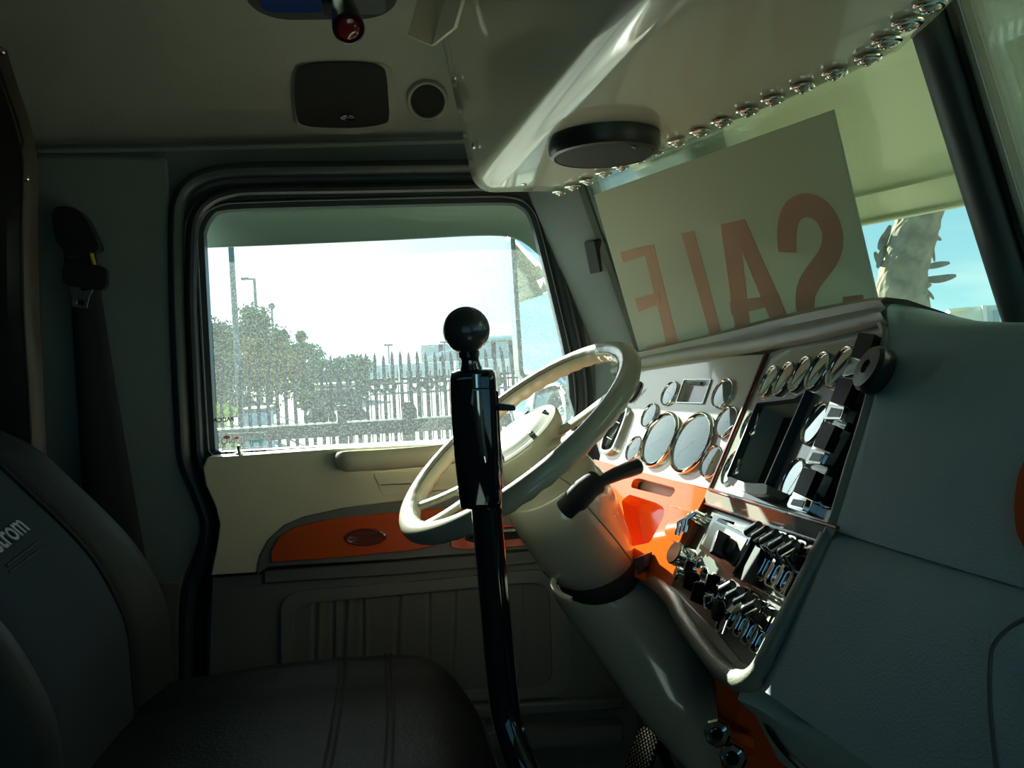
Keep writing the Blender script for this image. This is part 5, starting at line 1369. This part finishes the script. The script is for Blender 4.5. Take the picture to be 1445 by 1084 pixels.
tree(380, 27, 'tall green tree with an autumn patch behind the fence at the left', [(352,445,10,12),(346,470,20,16),(372,455,8,16),(370,480,26,20),(385,500,34,18),(365,510,40,20),(400,500,26,12),(428,492,16,6),(440,500,14,5),(395,478,10,12),(410,520,40,18),(360,540,44,22),(405,545,36,18),(425,475,5,6)], 9000, 0.075, leafg, 11, 0.14,
     [(355,505,16,26),(392,515,18,28),(372,525,26,22),(415,510,12,10)])
tree(305, 30, 'dense dark green tree at the left edge of the window', [(300,470,18,14),(318,485,24,18),(300,510,34,24),(320,530,34,26),(298,545,30,26)], 6000, 0.09, leafd, 21, 0.16)
for k, (px, py, rx, ry, y_) in enumerate(((455,522,22,12,48),(480,520,18,10,50),(503,518,16,12,52),(434,530,18,14,46))):
    c = hY(px, py, y_); kk = y_/FOC; t = root('hedge_tree', V((c.x, y_, 0)), ['round distant tree just right of the tall autumn tree','low distant tree second from the trailers','distant tree touching the blue trailer','small distant tree under the autumn tree crown'][k], 'tree')
    bm = bmesh.new(); tube(bm, [V((c.x,y_,0)), V((c.x,y_,c.z))], 0.15, 6); obj('trunk', bm, treebk, t)
    leaves('foliage', t, [(c, (rx*kk, rx*kk*.6, ry*kk)), (V((c.x,y_,c.z*.5)), (rx*kk*.9, rx*kk*.5, c.z*.5))], 1500, 0.22, leafg, 40+k)
c = hY(310,578,20); t = root('yellow_shrub', V((c.x,20,0)), 'low yellow green shrub behind the fence at the lower left of the window', 'shrub')
bm = bmesh.new(); tube(bm, [V((c.x,20,0)), V((c.x,20,c.z))], 0.03, 6); obj('stem', bm, treebk, t)
leaves('foliage', t, [(V((c.x,20,c.z-0.05)), (0.36,0.3,0.16)), (V((c.x+.05,20,c.z*.5)), (0.40,0.3,c.z*.5))], 1500, 0.05, leafy, 61)
# trailers
def trailer(x0, x1, y_, ztop, zbot, m_, label, ribs=True):
    t = root('trailer', V(((x0+x1)/2, y_, 0)), label, 'trailer', 'parked trailers beyond the road')
    bm = bmesh.new(); box(bm, ((x0+x1)/2, y_+1.2, (ztop+zbot)/2), (x1-x0, 2.4, ztop-zbot)); obj('body', bm, m_, t)
    bm = bmesh.new(); n = max(3, int((x1-x0)/0.9))
    for i in range(n+1): box(bm, (x0+(x1-x0)*i/n, y_-0.02, (ztop+zbot)/2), (0.06,0.04,ztop-zbot))
    obj('ribs', bm, satin, t)
    bm = bmesh.new(); box(bm, ((x0+x1)/2, y_+1.2, zbot-0.15), (x1-x0, 1.0, 0.2)); obj('chassis', bm, dkpt, t)
    for i in range(3):
        xx = (x1-1.0-i*1.2) if x1-x0 > 4.5 else x0+(x1-x0)*(0.25+0.25*i); bm = bmesh.new(); lathe(bm, [(0.2,-0.15),(0.48,-0.15),(0.5,-0.1),(0.5,0.1),(0.48,0.15),(0.2,0.15)], 16, Matrix.Translation((xx, y_+0.2, 0.5)) @ Matrix.Rotation(PI/2,4,'X')); obj('wheel', bm, rubber, t)
YT = 62
def tx(px): return hY(px, 520, YT).x
tt = hY(560,515,YT).z
trailer(tx(447), tx(466), YT, hY(455,520,YT).z, 1.2, bluept, 'short blue trailer beside the distant hedge trees')
trailer(tx(476), tx(510), YT, hY(490,517,YT).z, 1.2, bluept, 'longer blue grey trailer left of the white trailers')
trailer(tx(514), tx(562), YT, hY(540,515,YT).z, 1.1, whitept, 'white trailer right of the blue trailers')
trailer(tx(566), tx(640), YT, hY(600,512,YT).z, 1.1, whitept, 'long white trailer behind the curved pickets')
trailer(tx(644), tx(720), YT, hY(680,508,YT).z, 1.1, whitept, 'white trailer ending beside the side mirror')
# warehouse
wh = root('warehouse', V((25,110,0)), 'long pale grey warehouse on the horizon behind the gear lever knob', 'building')
def whx(px): return hY(px, 500, 110).x
bm = bmesh.new()
zl, zm, zr = hY(610,506,110).z, hY(690,478,110).z, hY(800,472,110).z
q = [V((whx(600),110,0)), V((whx(900),110,0)), V((whx(900),110,zr)), V((whx(790),110,zr)), V((whx(690),110,zm)), V((whx(600),110,zl))]
loft(bm, [q, [p+V((0,20,0)) for p in q]]); obj('walls', bm, mat('warehouse_wall', (0.40,0.45,0.45), 0.7), wh, sharp=20)
bm = bmesh.new(); tube(bm, [q[5]+V((0,-.2,0)), q[4]+V((0,-.2,0)), q[3]+V((0,-.2,0)), q[2]+V((0,-.2,0))], 0.35, 6); obj('roof_edge', bm, whitept, wh)
bm = bmesh.new()
for k in range(12): box(bm, (whx(610)+k*(whx(900)-whx(610))/12, 109.9, 2.6), (3.0,0.2,3.4))
obj('dock_doors', bm, mat('dock_door', (0.5,0.54,0.54), 0.6), wh)
# dark flatbed truck with pale load
YR = 30; tk = root('flatbed_truck', V((hY(480,580,YR).x, YR, 0)), 'dark flatbed truck with a pale load and red stripe, seen through the fence', 'truck')
def rx(px): return hY(px, 560, YR).x
def rz(py, px=480): return hY(px, py, YR).z
bm = bmesh.new(); box(bm, ((rx(440)+rx(506))/2, YR+1.0, (rz(551)+rz(574))/2), (rx(506)-rx(440), 2.0, rz(551)-rz(574))); obj('bed', bm, dkpt, tk, bev=0.03)
bm = bmesh.new(); box(bm, ((rx(440)+rx(498))/2, YR+1.0, (rz(541)+rz(549))/2), (rx(498)-rx(440), 1.8, rz(541)-rz(549))); obj('load', bm, woodl, tk, bev=0.03)
bm = bmesh.new(); box(bm, ((rx(440)+rx(500))/2, YR-0.02, rz(550)), (rx(500)-rx(440), 0.05, 0.05)); obj('stripe', bm, redlens, tk)
for px in (446,458,492,502):
    bm = bmesh.new(); lathe(bm, [(0.12,-0.12),(0.34,-0.12),(0.38,-0.08),(0.38,0.08),(0.34,0.12),(0.12,0.12)], 16, Matrix.Translation((rx(px),YR+0.1,0.38)) @ Matrix.Rotation(PI/2,4,'X')); obj('wheel', bm, rubber, tk)
# grey skip and silhouettes at left
sk2 = root('blue_skip', V((hY(355,585,18).x,18,0)), 'blue grey box container between the pickets by the tall lamp post', 'container')
cx2 = hY(358,570,18).x; bm = bmesh.new(); box(bm, (cx2, 18.5, 0.75), (0.5,1.0,1.3)); obj('body', bm, bluept, sk2, bev=0.03)
bm = bmesh.new(); box(bm, (cx2, 18.5, 1.45), (0.56,1.06,0.06)); obj('lid', bm, polem, sk2, bev=0.01)
pk = root('parked_car', V((hY(318,560,34).x,34,0)), 'dark parked car beyond the yellow shrub at the lower left of the window', 'car')
cx3 = hY(312,560,34).x
bm = bmesh.new(); sec = [(-2.0,0.35),(-2.05,0.8),(-1.5,0.95),(-0.9,1.4),(0.7,1.42),(1.3,1.0),(2.0,0.85),(2.05,0.4)]
loft(bm, [[V((cx3+x_, 34+y_, z_)) for x_, z_ in sec] for y_ in (0,1.7)]); obj('body', bm, dkpt, pk, bev=0.06)
for dx in (-1.3,1.3):
    bm = bmesh.new(); lathe(bm, [(0.1,-0.1),(0.3,-0.1),(0.32,0.1),(0.1,0.1)], 16, Matrix.Translation((cx3+dx,34,0.32)) @ Matrix.Rotation(PI/2,4,'X')); obj('wheel', bm, rubber, pk)

# palm trunk through the windscreen
dP = 11.0
palm = root('palm_tree', V((P(1290,600,dP).x, P(1290,600,dP).y, 0)), 'palm trunk with broken dry frond stubs seen through the windscreen', 'palm tree')
ctr = [(1300,150,36),(1305,250,32),(1296,310,29),(1286,345,30),(1276,380,31),(1272,410,33),(1274,440,35),(1278,520,36),(1280,600,38)]
pts = smooth_path([P(x, y, dP) for x, y, r in ctr], 5); rr = []
for i in range(len(pts)): k = min(i/5, len(ctr)-1.001); j = int(k); rr.append((ctr[j][2]*(1-k+j)+ctr[min(j+1, len(ctr)-1)][2]*(k-j))/FOC*dP)
base = pts[-1]; pts.append(V((base.x, base.y, 0))); rr.append(rr[-1])
bm = bmesh.new(); tube(bm, pts, rr, 40)
for v in bm.verts:
    v.co += V((random.gauss(0,.005), random.gauss(0,.005), random.gauss(0,.01)))
obj('trunk', bm, barkm, palm, sharp=None)
def frond(pxs, wd):
    bm = bmesh.new(); p3 = smooth_path([P(x, y, dP-0.1+0.12*i) for i, (x, y) in enumerate(pxs)], 4); n = len(p3)
    tube(bm, p3, [wd*math.sin(PI*(0.12+0.86*i/n)) /FOC*dP for i in range(n)], 6, flat=0.35, up=_F); obj('frond_stub', bm, frondm, palm)
for a in (([(1300,338),(1318,334),(1328,338)],5),([(1305,378),(1322,374),(1340,371)],4.5),([(1300,395),(1325,394),(1349,389)],5.5),([(1308,340),(1315,350),(1319,369)],4.5),([(1305,330),(1312,322),(1324,328)],2),
          ([(1302,405),(1312,415),(1318,422)],3),([(1240,352),(1246,340),(1254,325)],6),([(1234,356),(1240,368),(1246,375)],5),([(1256,318),(1250,335),(1246,352)],5),([(1238,378),(1244,360),(1250,345)],5),
          ([(1306,320),(1310,312),(1312,302)],2),([(1290,418),(1300,425),(1302,412)],4),([(1296,400),(1304,404),(1314,402)],5),([(1306,365),(1302,385),(1300,400)],4)): frond(*a)
# building with painted letters, far right
bl = root('pale_building', P(1400,460,60), 'low pale building with blue sign panel seen over the passenger dash', 'building')
BLF = Frame(P(1400,450,60), V((math.cos(YAW+.4),-math.sin(YAW+.4),0)), V((0,0,1)))
def bpl(name, pts, z0, z1, m_): return fplate(name, BLF, pts, z0, z1, m_, bl, off=z1)
bpl('walls', [(1340,437),(1386,432),(1480,424),(1640,415),(1640,640),(1340,640)], -3.0, 0.0, mat('building_wall', (0.62,0.66,0.62), 0.7))
bpl('fascia', [(1338,436),(1370,433),(1364,438),(1342,441)], 0.0, 0.5, visorm)
bpl('sign_panel', [(1402,438),(1470,432),(1470,470),(1404,464)], 0.0, 0.2, mat('sign_blue', (0.28,0.42,0.52), 0.5))
bpl('pillar', [(1386,431),(1392,431),(1395,470),(1390,470)], 0.0, 0.4, whitept)
link('lettering', text_mesh('HERTZ'[:2]+'', 1.0, 0.02, False, 0.02, whitept), bl, BLF.mat(BLF.hit(1420,450,0.25), 0.03, 0.75))
